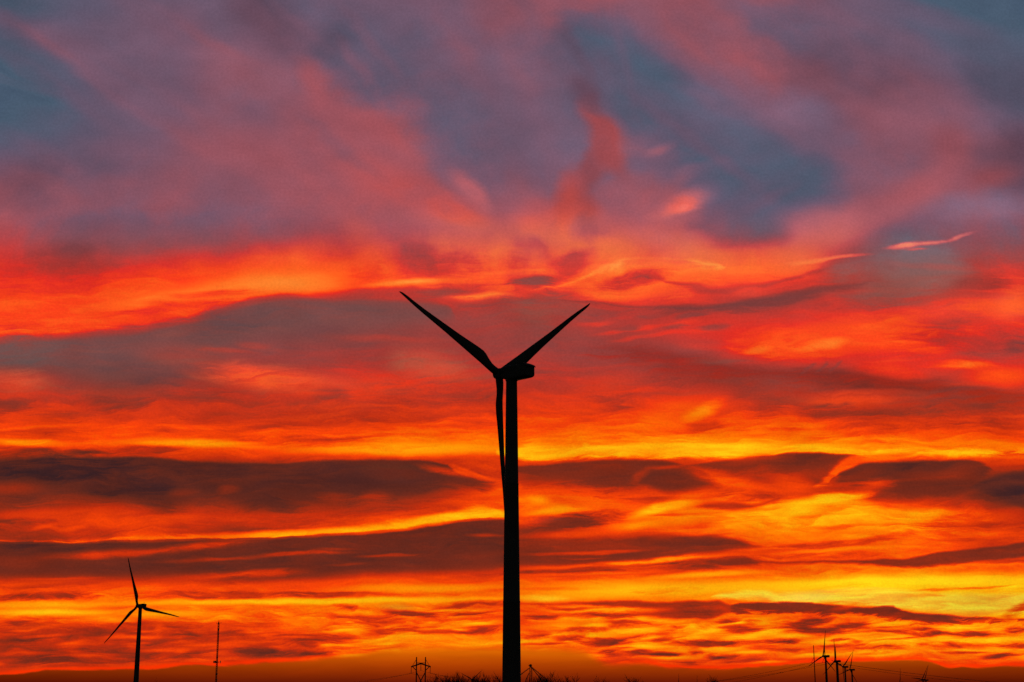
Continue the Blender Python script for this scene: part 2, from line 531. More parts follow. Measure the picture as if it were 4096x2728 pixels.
# ---- lower sky: the dark banks ---------------------------------------------------
B([(-110, 462, 484), (0, 459.5, 483), (43, 456.5, 487), (87, 456, 499), (145, 456, 506), (181, 459, 509), (218, 461, 511), (256, 461, 512), (300, 461, 512),
   (343, 460, 512), (386, 459, 510), (420, 459.3, 505), (440, 461, 498), (470, 471, 492), (492, 481, 488)], 3.5, 24, .10, .96, n=.6)
S(-30, 468, 160, 472, 13, .00, .8)
S(90, 490, 190, 500, 10, .03, .7)
S(230, 500, 300, 506, 9, .06, .7)
S(-20, 489, 44, 487, 6, .38, .8)
S(-20, 503, 60, 500, 5, .16, .6)
S(165, 494, 196, 492, 4, .28, .75)
S(218, 492, 240, 488, 4, .32, .75)
S(312, 497, 356, 498, 4.5, .42, .8)
S(356, 500, 392, 496, 6, .44, .8)
S(360, 470, 430, 474, 9, .16, .6, P=.08)
B([(452, 462, 470), (470, 468, 480), (488, 474, 486), (520, 480, 492)], 4, 4, .62, .7, n=.5)
S(420, 465, 498, 482, 3.5, .72, .7, P=.05)
S(440, 478, 500, 485, 5, .16, .7)
S(340, 512, 440, 500, 5, .40, .7)
S(-20, 518, 150, 511, 5, .55, .85)
S(-20, 526, 54, 522, 3.5, .20, .7)
S(30, 530, 62, 523, 2.2, .62, .7)
S(60, 530, 88, 525, 2.2, .62, .7)
S(100, 529, 170, 524, 3, .60, .6)
B([(-110, 538, 544), (0, 538, 543.5), (100, 535, 542), (180, 532, 540.5), (256, 529, 538.7), (300, 527, 537)], 6, 2, .68, .9, n=.4)
B([(150, 537, 541), (200, 535, 540), (256, 531, 538.7), (328, 527, 535.6), (386, 520, 531.4), (430, 514, 525.6), (466, 505, 521), (486, 502, 519.5), (505, 508, 518)], 9, 2, .88, .95, n=.3)
S(230, 536, 400, 528, 3, .92, .7, bow=-2)
S(400, 526, 478, 513, 4, .92, .8)
S(470, 500, 520, 490, 9, .62, .6)
B([(-110, 546, 582), (0, 543.5, 581), (100, 542, 581), (180, 541, 579), (256, 539.2, 584), (343, 535.5, 580), (386, 532, 578), (430, 526, 576), (466, 521.5, 574), (503, 519, 572), (511, 519, 570)],
  2.5, 12, .15, .95, n=.3)
S(30, 559, 175, 551, 4, .55, .9)
S(150, 552, 256, 541.5, 3, .58, .85)
S(-20, 560, 50, 566, 7, .30, .6)
S(-20, 550, 120, 546, 5, .07, .7)
S(168, 562, 262, 557, 1.8, .48, .8)
S(250, 556, 352, 552.5, 1.7, .52, .85)
S(360, 556.5, 420, 553.5, 1.5, .46, .8)
S(310, 551, 360, 549, 1.2, .40, .7)
S(330, 565, 370, 564, 1.3, .40, .6)
S(468, 536, 506, 535, 1.6, .45, .8)
S(420, 540, 500, 545, 6, .12, .5)
S(430, 562, 510, 558, 7, .27, .5)
S(180, 579, 305, 571, 3.5, .60, .85)
S(190, 584, 262, 579, 3.5, .30, .8)
S(-20, 587, 260, 588, 6, .63, .6)
S(260, 586, 520, 582, 5, .66, .6)
S(330, 589.5, 520, 588, 3.5, .86, .8)
S(-20, 599, 105, 594.5, 3, .32, .9)
S(140, 596, 350, 595.5, 3.2, .36, .9)
S(340, 595, 440, 594, 1.8, .62, .7)
S(-20, 605, 110, 604.5, 3, .86, .8)
S(-20, 612, 118, 612.5, 3, .97, .9)
S(110, 604, 520, 598.5, 2.6, .97, .9)
S(100, 614, 230, 615, 4, .88, .7)
S(10, 628.5, 54, 628, 3.5, .50, .8, L=.85, P=.1)
S(60, 631, 92, 631, 3, .52, .8, L=.85, P=.1)
S(80, 618, 140, 622, 3, .92, .6)
# right of the tower
B([(505, 470, 474), (521, 465, 482), (556, 462, 489), (585, 460.5, 494), (614, 458.5, 497), (643, 459, 494), (665, 460.2, 484), (682, 465, 472), (690, 467, 469)], 3.5, 16, .19, .93, n=.7)
S(525, 477, 600, 474, 4, .30, .5)
B([(634, 476, 482), (650, 470, 492), (672, 468.5, 497), (693, 467, 492), (708, 472, 489), (722, 482, 488)], 5, 10, .17, .9, n=.4)
S(632, 482, 650, 468, 4, .42, .7)
S(646, 468, 686, 467, 2, .52, .7)
B([(680, 466, 470), (700, 462, 474), (720, 459.5, 476), (768, 455, 476), (800, 452, 479), (826, 453, 477), (846, 454, 466), (856, 455, 459)], 3.5, 13, .22, .92, n=.7)
S(720, 464, 790, 459, 3, .36, .5)
S(770, 462, 830, 460, 5, .12, .5)
S(690, 472, 772, 492, 7, .70, .85)
S(772, 478, 812, 488, 7, .66, .6)
S(715, 492, 780, 499, 6, .36, .75)
B([(690, 505, 508), (710, 500, 511), (735, 500, 514), (755, 502, 512), (768, 500, 506), (782, 496, 502)], 6, 7, .30, .85, n=.5)
S(524, 498, 552, 503, 4, .86, .8)
S(518, 514, 600, 507, 3.6, .88, .85, bow=2)
S(560, 500, 640, 512, 10, .68, .6)
S(628, 517, 680, 503, 4.5, .96, .95, bow=2)
S(655, 508, 700, 498, 5, .88, .8)
S(600, 531, 664, 522, 4, .88, .75)
S(640, 526, 730, 510, 6, .80, .6)
S(512, 530, 622, 517, 6, .24, .9)
S(512, 522, 560, 519, 3, .30, .7, L=1.1, P=.12)
S(515, 536, 640, 533, 3, .62, .8)
B([(513, 541, 568), (521, 541, 569), (570, 539.5, 567), (614, 538, 564), (650, 534, 561), (672, 532.5, 559), (700, 533, 556), (730, 536, 553), (750, 542, 549), (765, 545, 547)], 5, 6, .25, .93, n=.5)
S(560, 549, 650, 545, 6, .34, .6)
S(660, 545, 740, 545, 5, .16, .6)
S(530, 555.5, 650, 550, 1.7, .58, .85, bow=-1)
S(515, 571, 600, 566, 2, .66, .8)
S(585, 566, 735, 555, 2.4, .86, .9, bow=1)
S(515, 573.5, 680, 567.5, 2.2, .38, .85)
S(660, 567, 780, 559, 4, .28, .9)
S(520, 581.5, 632, 578, 2.2, .50, .8)
S(515, 577, 660, 572, 1.5, .74, .7)
S(640, 579, 768, 572, 2.2, .92, .8)
S(512, 588, 700, 582, 5, .80, .7)
S(520, 595, 780, 586, 6, .95, .8)
S(515, 599.5, 575, 599, 3, .97, .8, P=.3)
# far right swoosh and banks
B([(812, 482, 490), (828, 472, 487), (838, 462, 483), (851, 454.5, 473), (875, 452.5, 465), (912, 450.5, 458)], 6, 7, .66, .95, n=.5)
B([(826, 484, 486), (836, 474, 485), (850, 467, 484), (870, 461.5, 486), (895, 461, 492), (920, 460, 497), (955, 459.3, 498), (975, 460.5, 492), (990, 465, 476)], 3.5, 12, .13, .92, n=.7)
S(890, 474, 990, 479, 5, .34, .55)
S(905, 486, 975, 482, 4, .36, .5)
S(850, 476, 880, 471, 4, .34, .5)
B([(864, 494, 502), (885, 486, 504), (920, 478, 503), (955, 474, 499), (980, 478, 492), (1000, 482, 488)], 10, 10, .17, .85, n=.45)
S(858, 488, 894, 482, 5, .60, .75)
S(878, 466, 965, 464, 4, .05, .6)
S(935, 475, 985, 468, 6, .33, .6)
S(985, 462, 1034, 456, 5, .48, .7)
B([(972, 486, 494), (990, 474, 501), (1008, 470, 508), (1024, 467, 514), (1060, 462, 518), (1120, 460, 520)], 7, 14, .09, .92, L=1.0, P=.03, n=.45)
S(985, 495, 1040, 492, 6, .00, .6)
B([(730, 512, 524), (780, 500, 530), (840, 496, 530), (900, 503, 528), (960, 504, 524), (990, 508, 517)], 12, 14, .85, .8, n=.5)
S(780, 508, 868, 493, 5, .98, .95, bow=2)
S(790, 519, 845, 507, 3, .66, .85)
S(780, 516, 830, 511, 3, .92, .7)
S(840, 522, 960, 512, 6, .86, .7)
S(910, 532, 1034, 516, 6, .50, .85)
S(930, 522, 1034, 509, 5, .62, .6)
S(760, 549.5, 850, 544, 3.5, .48, .9)
S(820, 546, 925, 533, 3.2, .50, .85, bow=-1)
S(768, 541, 900, 533, 3, .78, .6)
S(770, 553, 900, 547, 2, .80, .8)
S(930, 541, 1034, 537, 1.8, .52, .8)
S(760, 558, 860, 556, 2.2, .50, .8)
B([(745, 559, 562), (768, 560, 564), (840, 559.5, 565), (880, 558.5, 568), (915, 557, 569), (950, 551, 566), (1000, 545, 563), (1030, 541, 561), (1120, 536, 558)], 3.5, 5, .22, .95, n=.5)
S(750, 568, 900, 572, 3, .68, .7)
S(930, 570, 1034, 568, 5, .66, .7)
S(740, 588, 1040, 578, 7, 1.0, .9)
S(760, 583, 1000, 580, 3.5, 1.0, .9, L=1.02)
B([(715, 592, 602), (740, 588, 604), (800, 586, 606), (880, 587, 612), (960, 589, 616), (1024, 590, 616), (1120, 590, 614)], 9, 9, .94, .9, L=.93, P=.55, n=.5)
S(900, 605, 1034, 606, 9, .94, .85, L=.9, P=.4)
S(820, 590, 930, 591, 2.5, 1.0, .7, P=.6)
S(768, 600, 840, 596, 5, .95, .6, L=.92, P=1.0)

# ---- low ripples ------------------------------------------------------------------
S(335, 605.5, 378, 609.5, 2.3, .34, .9, bow=-1)
S(372, 609, 445, 617, 2.6, .34, .9, bow=-1)
S(314, 618, 404, 621, 4.5, .46, .75)
S(354, 630, 398, 633, 4.5, .40, .8)
S(392, 629, 456, 633.5, 3.5, .40, .85)
S(460, 632, 508, 630.5, 3, .40, .85)
S(434, 613.5, 492, 613.5, 2.2, .34, .85, L=.95)
S(430, 605.5, 508, 605, 3.5, .46, .85, L=.9, P=.06)
S(374, 607, 420, 607, 3, .84, .7, L=.85, P=.3)
S(340, 641, 508, 638, 4.5, .82, .8)
S(270, 626, 330, 624, 5, .84, .6)
S(440, 646, 505, 642, 3, .86, .7)
for (x0, x1, y, w, t) in [(5, 52, 639, 3, .25), (76, 134, 649, 3, .26), (20, 80, 659, 3.2, .16), (160, 200, 634, 2.5, .26), (220, 248, 634, 2.5, .28),
                          (168, 206, 656, 3, .2), (228, 290, 653, 3, .26), (265, 346, 639, 3.2, .3), (266, 340, 655, 3, .16), (250, 288, 656.5, 3, .2),
                          (285, 345, 645, 2.5, .32), (0, 40, 648, 3, .34), (120, 160, 644, 2.5, .36), (40, 80, 667, 2.5, .36), (100, 160, 661, 2.5, .4)]:
    S(x0, y + .6, x1, y - .6, w, t, .85)
for (x0, x1, y, w, t) in [(52, 90, 644, 2.5, .66), (100, 170, 637, 2, .72), (180, 256, 645, 2.2, .64), (0, 44, 653, 2.2, .6), (60, 120, 655, 2.2, .62), (128, 210, 650, 2, .62),
                          (196, 262, 660, 2.4, .6), (0, 100, 671, 3.2, .56), (100, 200, 666, 3, .58), (260, 330, 659.5, 2.2, .64), (295, 370, 651, 2.2, .64)]:
    S(x0, y + .6, x1, y - .6, w, t, .75)
B([(508, 603, 610), (522, 602.5, 609), (570, 601, 611), (614, 599.5, 613), (643, 600.5, 617), (672, 600.5, 621), (690, 599.5, 623), (715, 599.5, 620), (725, 602, 615), (745, 604, 613), (768, 603, 611)],
  4, 5, .32, .92, n=.9)
S(535, 606, 618, 607, 1.8, .84, .8)
S(550, 612, 668, 610, 3.2, .90, .9, bow=1)
S(560, 614.5, 668, 618, 3, .32, .9)
S(598, 624.5, 660, 624, 3.5, .44, .75)
S(670, 606, 720, 612, 6, .27, .6)
B([(735, 602, 611), (768, 600.5, 613), (797, 601.5, 615), (815, 603, 619), (840, 605, 616), (870, 606, 618), (893, 606, 623), (903, 610, 626), (928, 612.5, 626.5), (957, 613.5, 625), (985, 616, 625.5), (1006, 618, 626), (1026, 619, 624)],
  3.5, 6, .22, .97, L=.97, n=1.5)
S(770, 606, 800, 607, 3, .18, .6)
S(905, 619, 960, 620, 3.5, .2, .7)
S(830, 611, 858, 606, 2.2, .62, .6)
S(780, 616, 815, 612, 2.0, .7, .7)
S(868, 622, 900, 618, 2.2, .72, .6)
S(1005, 618, 1034, 602, 5, .55, .8, L=.8)
S(694, 634, 772, 616, 3, .97, .95, bow=3)
S(520, 618, 600, 620, 4, .82, .6)
S(720, 640, 800, 628, 3, .93, .8, bow=2)
for (x0, x1, y, w, t) in [(519, 560, 618, 2.2, .4), (520, 548, 636, 3, .35), (550, 586, 637.5, 2.5, .36), (580, 628, 641.5, 3, .35), (640, 690, 639.5, 2.2, .36), (660, 772, 643.5, 2.8, .26),
                          (596, 624, 652, 3.5, .2), (618, 652, 652, 2.5, .32), (646, 686, 654.5, 2.2, .15), (688, 704, 652, 2.5, .2), (704, 738, 657, 2.8, .12), (676, 695, 664, 1.8, .3),
                          (720, 742, 621, 2, .36), (732, 762, 631, 2.2, .4), (800, 830, 621, 3, .2), (780, 858, 631, 3.6, .3), (768, 800, 642, 2.2, .2), (858, 932, 630, 3, .36),
                          (910, 958, 634, 2.4, .24), (950, 998, 634, 2.6, .32), (935, 990, 644, 2.4, .36), (855, 915, 649, 2.4, .46), (980, 1018, 656, 2, .25), (1005, 1034, 630, 3, .36),
                          (620, 660, 661, 2, .45), (560, 600, 630, 2.2, .5), (840, 870, 626, 2.4, .36), (1000, 1034, 646, 2.2, .42), (765, 800, 651, 2, .5)]:
    S(x0, y + .4, x1, y - .4, w, t, .9)
for (x0, x1, y, w, t) in [(806, 866, 641, 2.6, .95), (855, 920, 654, 2.2, .9), (768, 815, 636, 2.2, .93), (590, 660, 633, 3, .86), (600, 690, 647, 2.2, .9), (660, 770, 650, 2, .84), (880, 960, 640, 2, .9),
                          (960, 1034, 640, 2, .9), (930, 1030, 651, 2.2, .86), (640, 700, 659, 2, .72), (700, 768, 663, 2, .7), (780, 850, 656, 2, .88), (870, 930, 624.5, 2, .9), (940, 1000, 626, 2, .92), (530, 600, 627, 3, .84)]:
    S(x0, y + 1.5, x1, y - 1.5, w, t, .8)

# ---- torn fibres of many sizes, scattered as the wind draws them --------------------
rs_ = random.Random(8)
for i in range(150):                      # ripples over the horizon
    x, y = rs_.uniform(-10, 1034), rs_.uniform(617, 664)
    if x < 520 and y < 622 or 375 < x < 600 and y > 645:
        continue
    ln_ = rs_.uniform(12, 58)
    br_ = rs_.random() < .55
    bright_ = .92 if x > 300 else .68
    S(x, y, x + ln_, y - ln_ * rs_.uniform(-.02, .10), rs_.uniform(.8, 2.0), bright_ if br_ else .36, rs_.uniform(.35, .75), bow=rs_.uniform(-1.5, 1.5), n=.7)
for i in range(110):                      # long thin streaks between the banks
    x, y = rs_.uniform(-30, 1020), rs_.uniform(425, 612)
    if x < 470 and (455 < y < 503 or 538 < y < 576):
        continue
    ln_ = rs_.uniform(40, 170)
    br_ = rs_.random() < .5
    S(x, y, x + ln_, y - ln_ * rs_.uniform(.0, .07), rs_.uniform(.9, 2.4), rs_.uniform(.7, .88) if br_ else rs_.uniform(.2, .4), rs_.uniform(.12, .34), bow=rs_.uniform(-2, 2), n=.8)
rs_ = random.Random(21)
for i in range(120):                      # fibres of the high cirrus, fanning out
    x, y = rs_.uniform(-10, 1034), rs_.uniform(-5, 232)
    if x < 640:
        a_ = math.atan2(420 - y, 700 - x)
    elif y < 135:
        a_ = R(38 - (x - 640) * .07)
    else:
        a_ = R(-28 + (232 - y) * .12)
    a_ += R(rs_.uniform(-9, 9))
    ln_ = rs_.uniform(30, 110)
    br_ = rs_.random() < .6
    if not br_ and y + ln_ * abs(math.sin(a_)) > 195:
        continue
    S(x - ln_ * math.cos(a_), y - ln_ * math.sin(a_), x + ln_ * math.cos(a_), y + ln_ * math.sin(a_), rs_.uniform(3.5, 10), rs_.uniform(.58, .76) if br_ else rs_.uniform(.22, .38),
      rs_.uniform(.10, .25), bow=rs_.uniform(-7, 7), P=.04, n=.9)
S(588, 98, 618, 168, 9, .80, .75, L=.87, n=1.3)
S(606, 150, 574, 190, 7, .76, .6, L=.85, n=1.3)
S(560, 18, 600, 102, 5, .40, .5, L=.85, n=1.3)
S(572, 172, 564, 226, 9, .84, .8, L=.90, n=1.0)
S(580, 196, 592, 226, 7, .80, .6, L=.84, n=1.0)
S(574, 78, 602, 112, 5, .42, .5, L=.82, n=1.0)
rs_ = random.Random(4)
for i in range(60):                       # fibres of the middle belt
    x, y = rs_.uniform(-30, 1020), rs_.uniform(262, 425)
    ln_ = rs_.uniform(30, 120)
    br_ = rs_.random() < .5
    S(x, y, x + ln_, y - ln_ * rs_.uniform(-.08, .10), rs_.uniform(1.2, 3.2), rs_.uniform(.7, .85) if br_ else rs_.uniform(.2, .4), rs_.uniform(.12, .30), bow=rs_.uniform(-3, 3), P=.15, n=.8)

# ---- from the field to colour: one node group ------------------------------------
det = g.mixf(upm, g.m('SUBTRACT', g.m('MULTIPLY_ADD', nf, 0.5, g.m('MULTIPLY', nfine, 0.5)), 0.5), g.m('SUBTRACT', nfan, 0.5))
mic = g.noise(g.comb(g.m('MULTIPLY', X, 1 / 2.6), g.m('MULTIPLY', Y0, 1 / 2.2), 0.0), 2, 0.6)       # finest mottling
slow = g.noise(g.comb(g.m('MULTIPLY', X, 1 / 60), g.m('MULTIPLY', Y0, 1 / 34), 0.0), 4, 0.55)


def pal(lst):
    return [(p, tuple(c / 255 for c in col)) for p, col in lst]


HZ = [(-100, 678), (0, 674.5), (43, 672), (100, 670.5), (145, 668.6), (256, 663.5), (328, 659), (365, 655), (386, 649.5), (430, 648), (503, 647), (570, 648.5), (592, 657), (614, 665), (643, 663.5), (672, 668),
      (720, 669), (768, 666), (855, 661), (920, 660), (935, 662), (957, 667), (1000, 666), (1024, 667), (1120, 668)]


def finish(F, haze, lo, hi):
    """adds the fibres, looks the glow up in the palettes, lays the dusty air of the horizon over it"""
    sp = g.n('ShaderNodeSeparateXYZ')
    nt.links.new(F, sp.inputs[0])
    Tn, Ln, Pn = sp.outputs
    amp = g.curve(g.m('MULTIPLY', Y0, 1 / 700), [(0, .26), (.28, .34), (.38, .55), (.5, .52), (.62, .55), (.76, .6), (.86, .66), (.885, .99), (.935, .99), (.955, .7), (1, .4)])
    amp = g.m('MULTIPLY', amp, g.smooth(Tn, 0.05, 0.45, 0.5, 1.0))          # the dark banks are smoother than the lit cloud
    Tn = g.m('ADD', Tn, g.m('MULTIPLY', det, amp), clamp=True)
    Ln = g.m('MULTIPLY', Ln, g.m('MULTIPLY_ADD', slow, 0.16, 0.92))
    Ln = g.m('MULTIPLY', Ln, g.m('MULTIPLY_ADD', mic, 0.12, 0.94))
    if lo < 345 and hi > 150:                 # the coral belt pales towards the middle
        pb = g.m('MULTIPLY', g.smooth(X, 330, 450, 0.0, 0.24), g.m('MULTIPLY', g.smooth(Y0, 200, 245), g.smooth(Y0, 345, 290)))
        Pn = g.m('ADD', Pn, g.m('MULTIPLY', pb, g.smooth(Tn, 0.45, 0.7)))
    col = None
    if lo < 282:
        col = g.ramp(Tn, pal([(0, (58, 73, 94)), (.15, (76, 92, 111)), (.3, (98, 87, 107)), (.45, (119, 86, 104)), (.6, (148, 84, 95)), (.75, (178, 84, 88)), (.9, (226, 82, 68)), (1, (250, 104, 82))]))
    if hi > 205 and lo < 452:
        mid = g.ramp(Tn, pal([(0, (90, 74, 78)), (.2, (130, 68, 66)), (.4, (166, 62, 56)), (.5, (196, 58, 50)), (.6, (226, 50, 40)), (.7, (248, 66, 32)), (.8, (255, 92, 34)), (.9, (255, 122, 44)), (1, (255, 156, 66))]))
        col = g.mixv(g.smooth(Y0, 205, 282), col, mid) if col is not None else mid
    if hi > 348:
        low = g.ramp(Tn, pal([(0, (60, 37, 39)), (.12, (95, 44, 35)), (.27, (132, 47, 30)), (.45, (194, 50, 22)), (.6, (244, 68, 16)), (.75, (255, 116, 12)), (.88, (255, 166, 18)), (1, (255, 208, 26))]))
        col = g.mixv(g.smooth(Y0, 348, 445), col, low) if col is not None else low
    col = g.v('SCALE', col)
    nt.links.new(Ln, col.node.inputs[3])
    pp = g.v('SCALE', g.mixv(g.smooth(Y0, 215, 330), (0.05, 0.21, 0.26), (0.03, 0.30, 0.16)))
    if lo > 440:
        pp.node.inputs[0].default_value = (0.02, 0.13, 0.24)
        for l in list(pp.node.inputs[0].links):
            nt.links.remove(l)
    nt.links.new(Pn, pp.node.inputs[3])
    col = g.v('ADD', col, pp)
    if haze:
        hy = g.curve(xnorm, [((a + 100) / 1224, (b - 600) / 100) for a, b in HZ])
        hd = g.m('SUBTRACT', g.m('SUBTRACT', Yw, g.m('MULTIPLY_ADD', hy, 100, 600)), g.m('MULTIPLY', NE, 5.0))
        soft = g.smooth(g.m('ABSOLUTE', g.m('SUBTRACT', X, 490)), 60, 240, 9.0, 2.2)
        hm = g.smooth(g.m('DIVIDE', hd, soft), -0.5, 0.8)
        hcol = g.ramp(g.m('MULTIPLY_ADD', Y0, 1 / 60, -640 / 60), pal([(0, (222, 122, 12)), (.17, (206, 98, 10)), (.33, (180, 74, 9)), (.45, (156, 58, 9)), (.55, (136, 47, 10)), (.7, (102, 31, 13)), (1, (70, 20, 12))]))
        hx = g.smooth(g.m('ABSOLUTE', g.m('SUBTRACT', X, 520)), 120, 560, 1.06, 0.90)
        hcol2 = g.v('SCALE', hcol)
        nt.links.new(g.m('MULTIPLY', hx, g.m('MULTIPLY_ADD', nf, 0.16, 0.92)), hcol2.node.inputs[3])
        # thin red rim where the ripples meet the dusty air
        rim = g.m('MULTIPLY', g.smooth(g.m('ABSOLUTE', g.m('ADD', hd, 1.5)), 3.2, 0.0), g.smooth(g.m('ABSOLUTE', g.m('SUBTRACT', X, 470)), 100, 200, 0.0, 0.75))
        col = g.mixv(rim, col, (1.0, 0.20, 0.03))
        col = g.mixv(hm, col, hcol2)
    return col


# layers of sky by height, so each ray only works through the clouds near it
CUTS = [110, 215, 300, 400, 470, 545, 606]
BASE = F
SHARED = [('F', VC, F), ('X', FL, X), ('Y0', FL, Y0), ('Xw', FL, Xw), ('Yw', FL, Yw), ('NE', FL, NE), ('xnorm', FL, xnorm), ('det', FL, det), ('slow', FL, slow), ('nf', FL, nf), ('mic', FL, mic)]
wnt, wg = nt, g
layers = []
for i in range(len(CUTS) + 1):
    lo = CUTS[i - 1] if i else -400
    hi = CUTS[i] if i < len(CUTS) else 900
    nt, g, gi, go = new_group('sky_layer', [(nm, ty) for nm, ty, so in SHARED])
    I = {s.name: s for s in gi.outputs}
    X, Y0, Xw, Yw, NE, xnorm, det, slow, nf, mic = [I[k] for k in ('X', 'Y0', 'Xw', 'Yw', 'NE', 'xnorm', 'det', 'slow', 'nf', 'mic')]
    Fz = I['F']
    for a_, b_, kind, args in STROKES:
        if b_ > lo and a_ < hi:
            Fz = put_streak(Fz, *args) if kind == 'S' else put_bank(Fz, *args)
    nt.links.new(finish(Fz, hi > 600, lo, hi), go.inputs[0])
    layers.append((lo, nt))
nt, g = wnt, wg
shader = None
for lo, tree in layers:
    nd = nt.nodes.new('ShaderNodeGroup')
    nd.node_tree = tree
    for nm, ty, so in SHARED:
        nt.links.new(so, nd.inputs[nm])
    gm = g.n('ShaderNodeGamma')
    nt.links.new(nd.outputs[0], gm.inputs[0])
    gm.inputs[1].default_value = 2.2
    bg = g.n('ShaderNodeBackground')
    nt.links.new(gm.outputs[0], bg.inputs[0])
    if shader is None:
        shader = bg.outputs[0]
    else:
        ms = g.n('ShaderNodeMixShader')
        nt.links.new(g.m('GREATER_THAN', SHARED[2][2], lo), ms.inputs[0])
        nt.links.new(shader, ms.inputs[1])
        nt.links.new(bg.outputs[0], ms.inputs[2])
        shader = ms.outputs[0]
# the rest of the dome: clear dusk sky
SUN_AZ, SUN_EL = R(10.5), R(0.8)
sky = g.n('ShaderNodeTexSky', sky_type='NISHITA', sun_disc=False)
sky.sun_elevation = SUN_EL
sky.sun_rotation = SUN_AZ
bg_sky = g.n('ShaderNodeBackground')
nt.links.new(sky.outputs[0], bg_sky.inputs[0])
bg_sky.inputs[1].default_value = 0.05
mx = g.n('ShaderNodeMixShader')
nt.links.new(g.smooth(sep.outputs[1], 0.72, 0.90), mx.inputs[0])
nt.links.new(bg_sky.outputs[0], mx.inputs[1])
nt.links.new(shader, mx.inputs[2])
wo = g.n('ShaderNodeOutputWorld')
nt.links.new(mx.outputs[0], wo.inputs[0])
world.cycles.sampling_method = 'MANUAL'
world.cycles.sample_map_resolution = 256

# last light of the sun, at the horizon right of the big turbine
sl = bpy.data.lights.new('sun', 'SUN')
sl.energy = 0.3
sl.angle = R(0.5)
sl.color = (1.0, 0.55, 0.25)
so = bpy.data.objects.new('sun', sl)
COL.objects.link(so)
sd = Vector((math.sin(SUN_AZ) * math.cos(SUN_EL), math.cos(SUN_AZ) * math.cos(SUN_EL), math.sin(SUN_EL)))
so.rotation_euler = sd.to_track_quat('Z', 'Y').to_euler()
so.location = (0, 0, 200)

# ----------------------------------------------------------------------------
# materials
# ----------------------------------------------------------------------------
def mat(name, rgb, rough=0.6, var=0.25, scale=2.0, metal=0.0):
    m = bpy.data.materials.new(name)
    m.use_nodes = True
    t = m.node_tree
    b = t.nodes['Principled BSDF']
    tc = t.nodes.new('ShaderNodeTexCoord')
    nz = t.nodes.new('ShaderNodeTexNoise')
    nz.inputs['Scale'].default_value = scale
    nz.inputs['Detail'].default_value = 5
    t.links.new(tc.outputs['Object'], nz.inputs['Vector'])
    cr = t.nodes.new('ShaderNodeValToRGB')
    cr.color_ramp.elements[0].position = .3
    cr.color_ramp.elements[1].position = .7
    cr.color_ramp.elements[0].color = (*[c * (1 - var) for c in rgb], 1)
    cr.color_ramp.elements[1].color = (*[min(1, c * (1 + var)) for c in rgb], 1)
    t.links.new(nz.outputs[0], cr.inputs[0])
    t.links.new(cr.outputs[0], b.inputs['Base Color'])
    b.inputs['Roughness'].default_value = rough
    b.inputs['Metallic'].default_value = metal
    b.inputs['Specular IOR Level'].default_value = 0.2
    return m


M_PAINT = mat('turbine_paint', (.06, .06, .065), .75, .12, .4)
M_STEEL = mat('galvanised_steel', (.05, .05, .05), .7, .2, 1.5)
M_WOOD = mat('weathered_pole_wood', (.035, .025, .02), .9, .3, 3)
M_BARK = mat('winter_bark', (.03, .022, .018), .95, .3, 2)
M_WIRE = mat('conductor_metal', (.03, .03, .03), .7, .1, 1)
M_GLASS = mat('porcelain_insulator', (.04, .03, .03), .5, .2, 4)
M_SOIL = mat('dark_field_soil', (.035, .028, .02), 1.0, .35, .02)
M_BIN = mat('ribbed_bin_steel', (.06, .06, .06), .6, .2, 1)


# ----------------------------------------------------------------------------
# mesh helpers
# ----------------------------------------------------------------------------
class MB:
    def __init__(s):
        s.v, s.f = [], []

    def ring_loft(s, rings, cap=True):
        n = len(rings[0])
        b = len(s.v)
        for r in rings:
            s.v += [tuple(p) for p in r]
        for i in range(len(rings) - 1):
            for j in range(n):
                k = (j + 1) % n
                s.f.append((b + i * n + j, b + i * n + k, b + (i + 1) * n + k, b + (i + 1) * n + j))
        if cap:
            s.f.append(tuple(b + j for j in reversed(range(n))))
            s.f.append(tuple(b + (len(rings) - 1) * n + j for j in range(n)))

    def tube(s, pts, rad, n=6, cap=True):
        pts = [Vector(p) for p in pts]
        rads = rad if isinstance(rad, (list, tuple)) else [rad] * len(pts)
        rings = []
        for i, p in enumerate(pts):
            d = (pts[min(i + 1, len(pts) - 1)] - pts[max(i - 1, 0)])
            d.normalize()
            ref = Vector((0, 0, 1)) if abs(d.z) < .9 else Vector((0, 1, 0))
            a = d.cross(ref).normalized()
            b = a.cross(d)
            rings.append([p + (a * math.cos(t) + b * math.sin(t)) * rads[i] for t in [2 * math.pi * k / n for k in range(n)]])
        s.ring_loft(rings, cap)

    def bar(s, a, b, w, h=None):
        a, b = Vector(a), Vector(b)
        h = h or w
        d = (b - a).normalized()
        ref = Vector((0, 0, 1)) if abs(d.z) < .9 else Vector((0, 1, 0))
        x = d.cross(ref).normalized() * (w / 2)
        y = x.cross(d).normalized() * (h / 2)
        s.ring_loft([[p + x + y, p - x + y, p - x - y, p + x - y] for p in (a, b)])

    def box(s, c, sz):
        c = Vector(c)
        x, y, z = [q / 2 for q in sz]
        s.ring_loft([[c + Vector((x * i, y * j, k)) for i, j in ((1, 1), (-1, 1), (-1, -1), (1, -1))] for k in (-z, z)])

    def build(s, name, material, parent=None, smooth=False):
        me = bpy.data.meshes.new(name)
        me.from_pydata(s.v, [], s.f)
        bm = bmesh.new()
        bm.from_mesh(me)
        bmesh.ops.recalc_face_normals(bm, faces=bm.faces)
        bm.to_mesh(me)
        bm.free()
        me.materials.append(material)
        if smooth:
            for p in me.polygons:
                p.use_smooth = True
            try:
                me.set_sharp_from_angle(angle=R(40))
            except Exception:
                pass
        o = bpy.data.objects.new(name, me)
        COL.objects.link(o)
        if parent:
            o.parent = parent
        return o


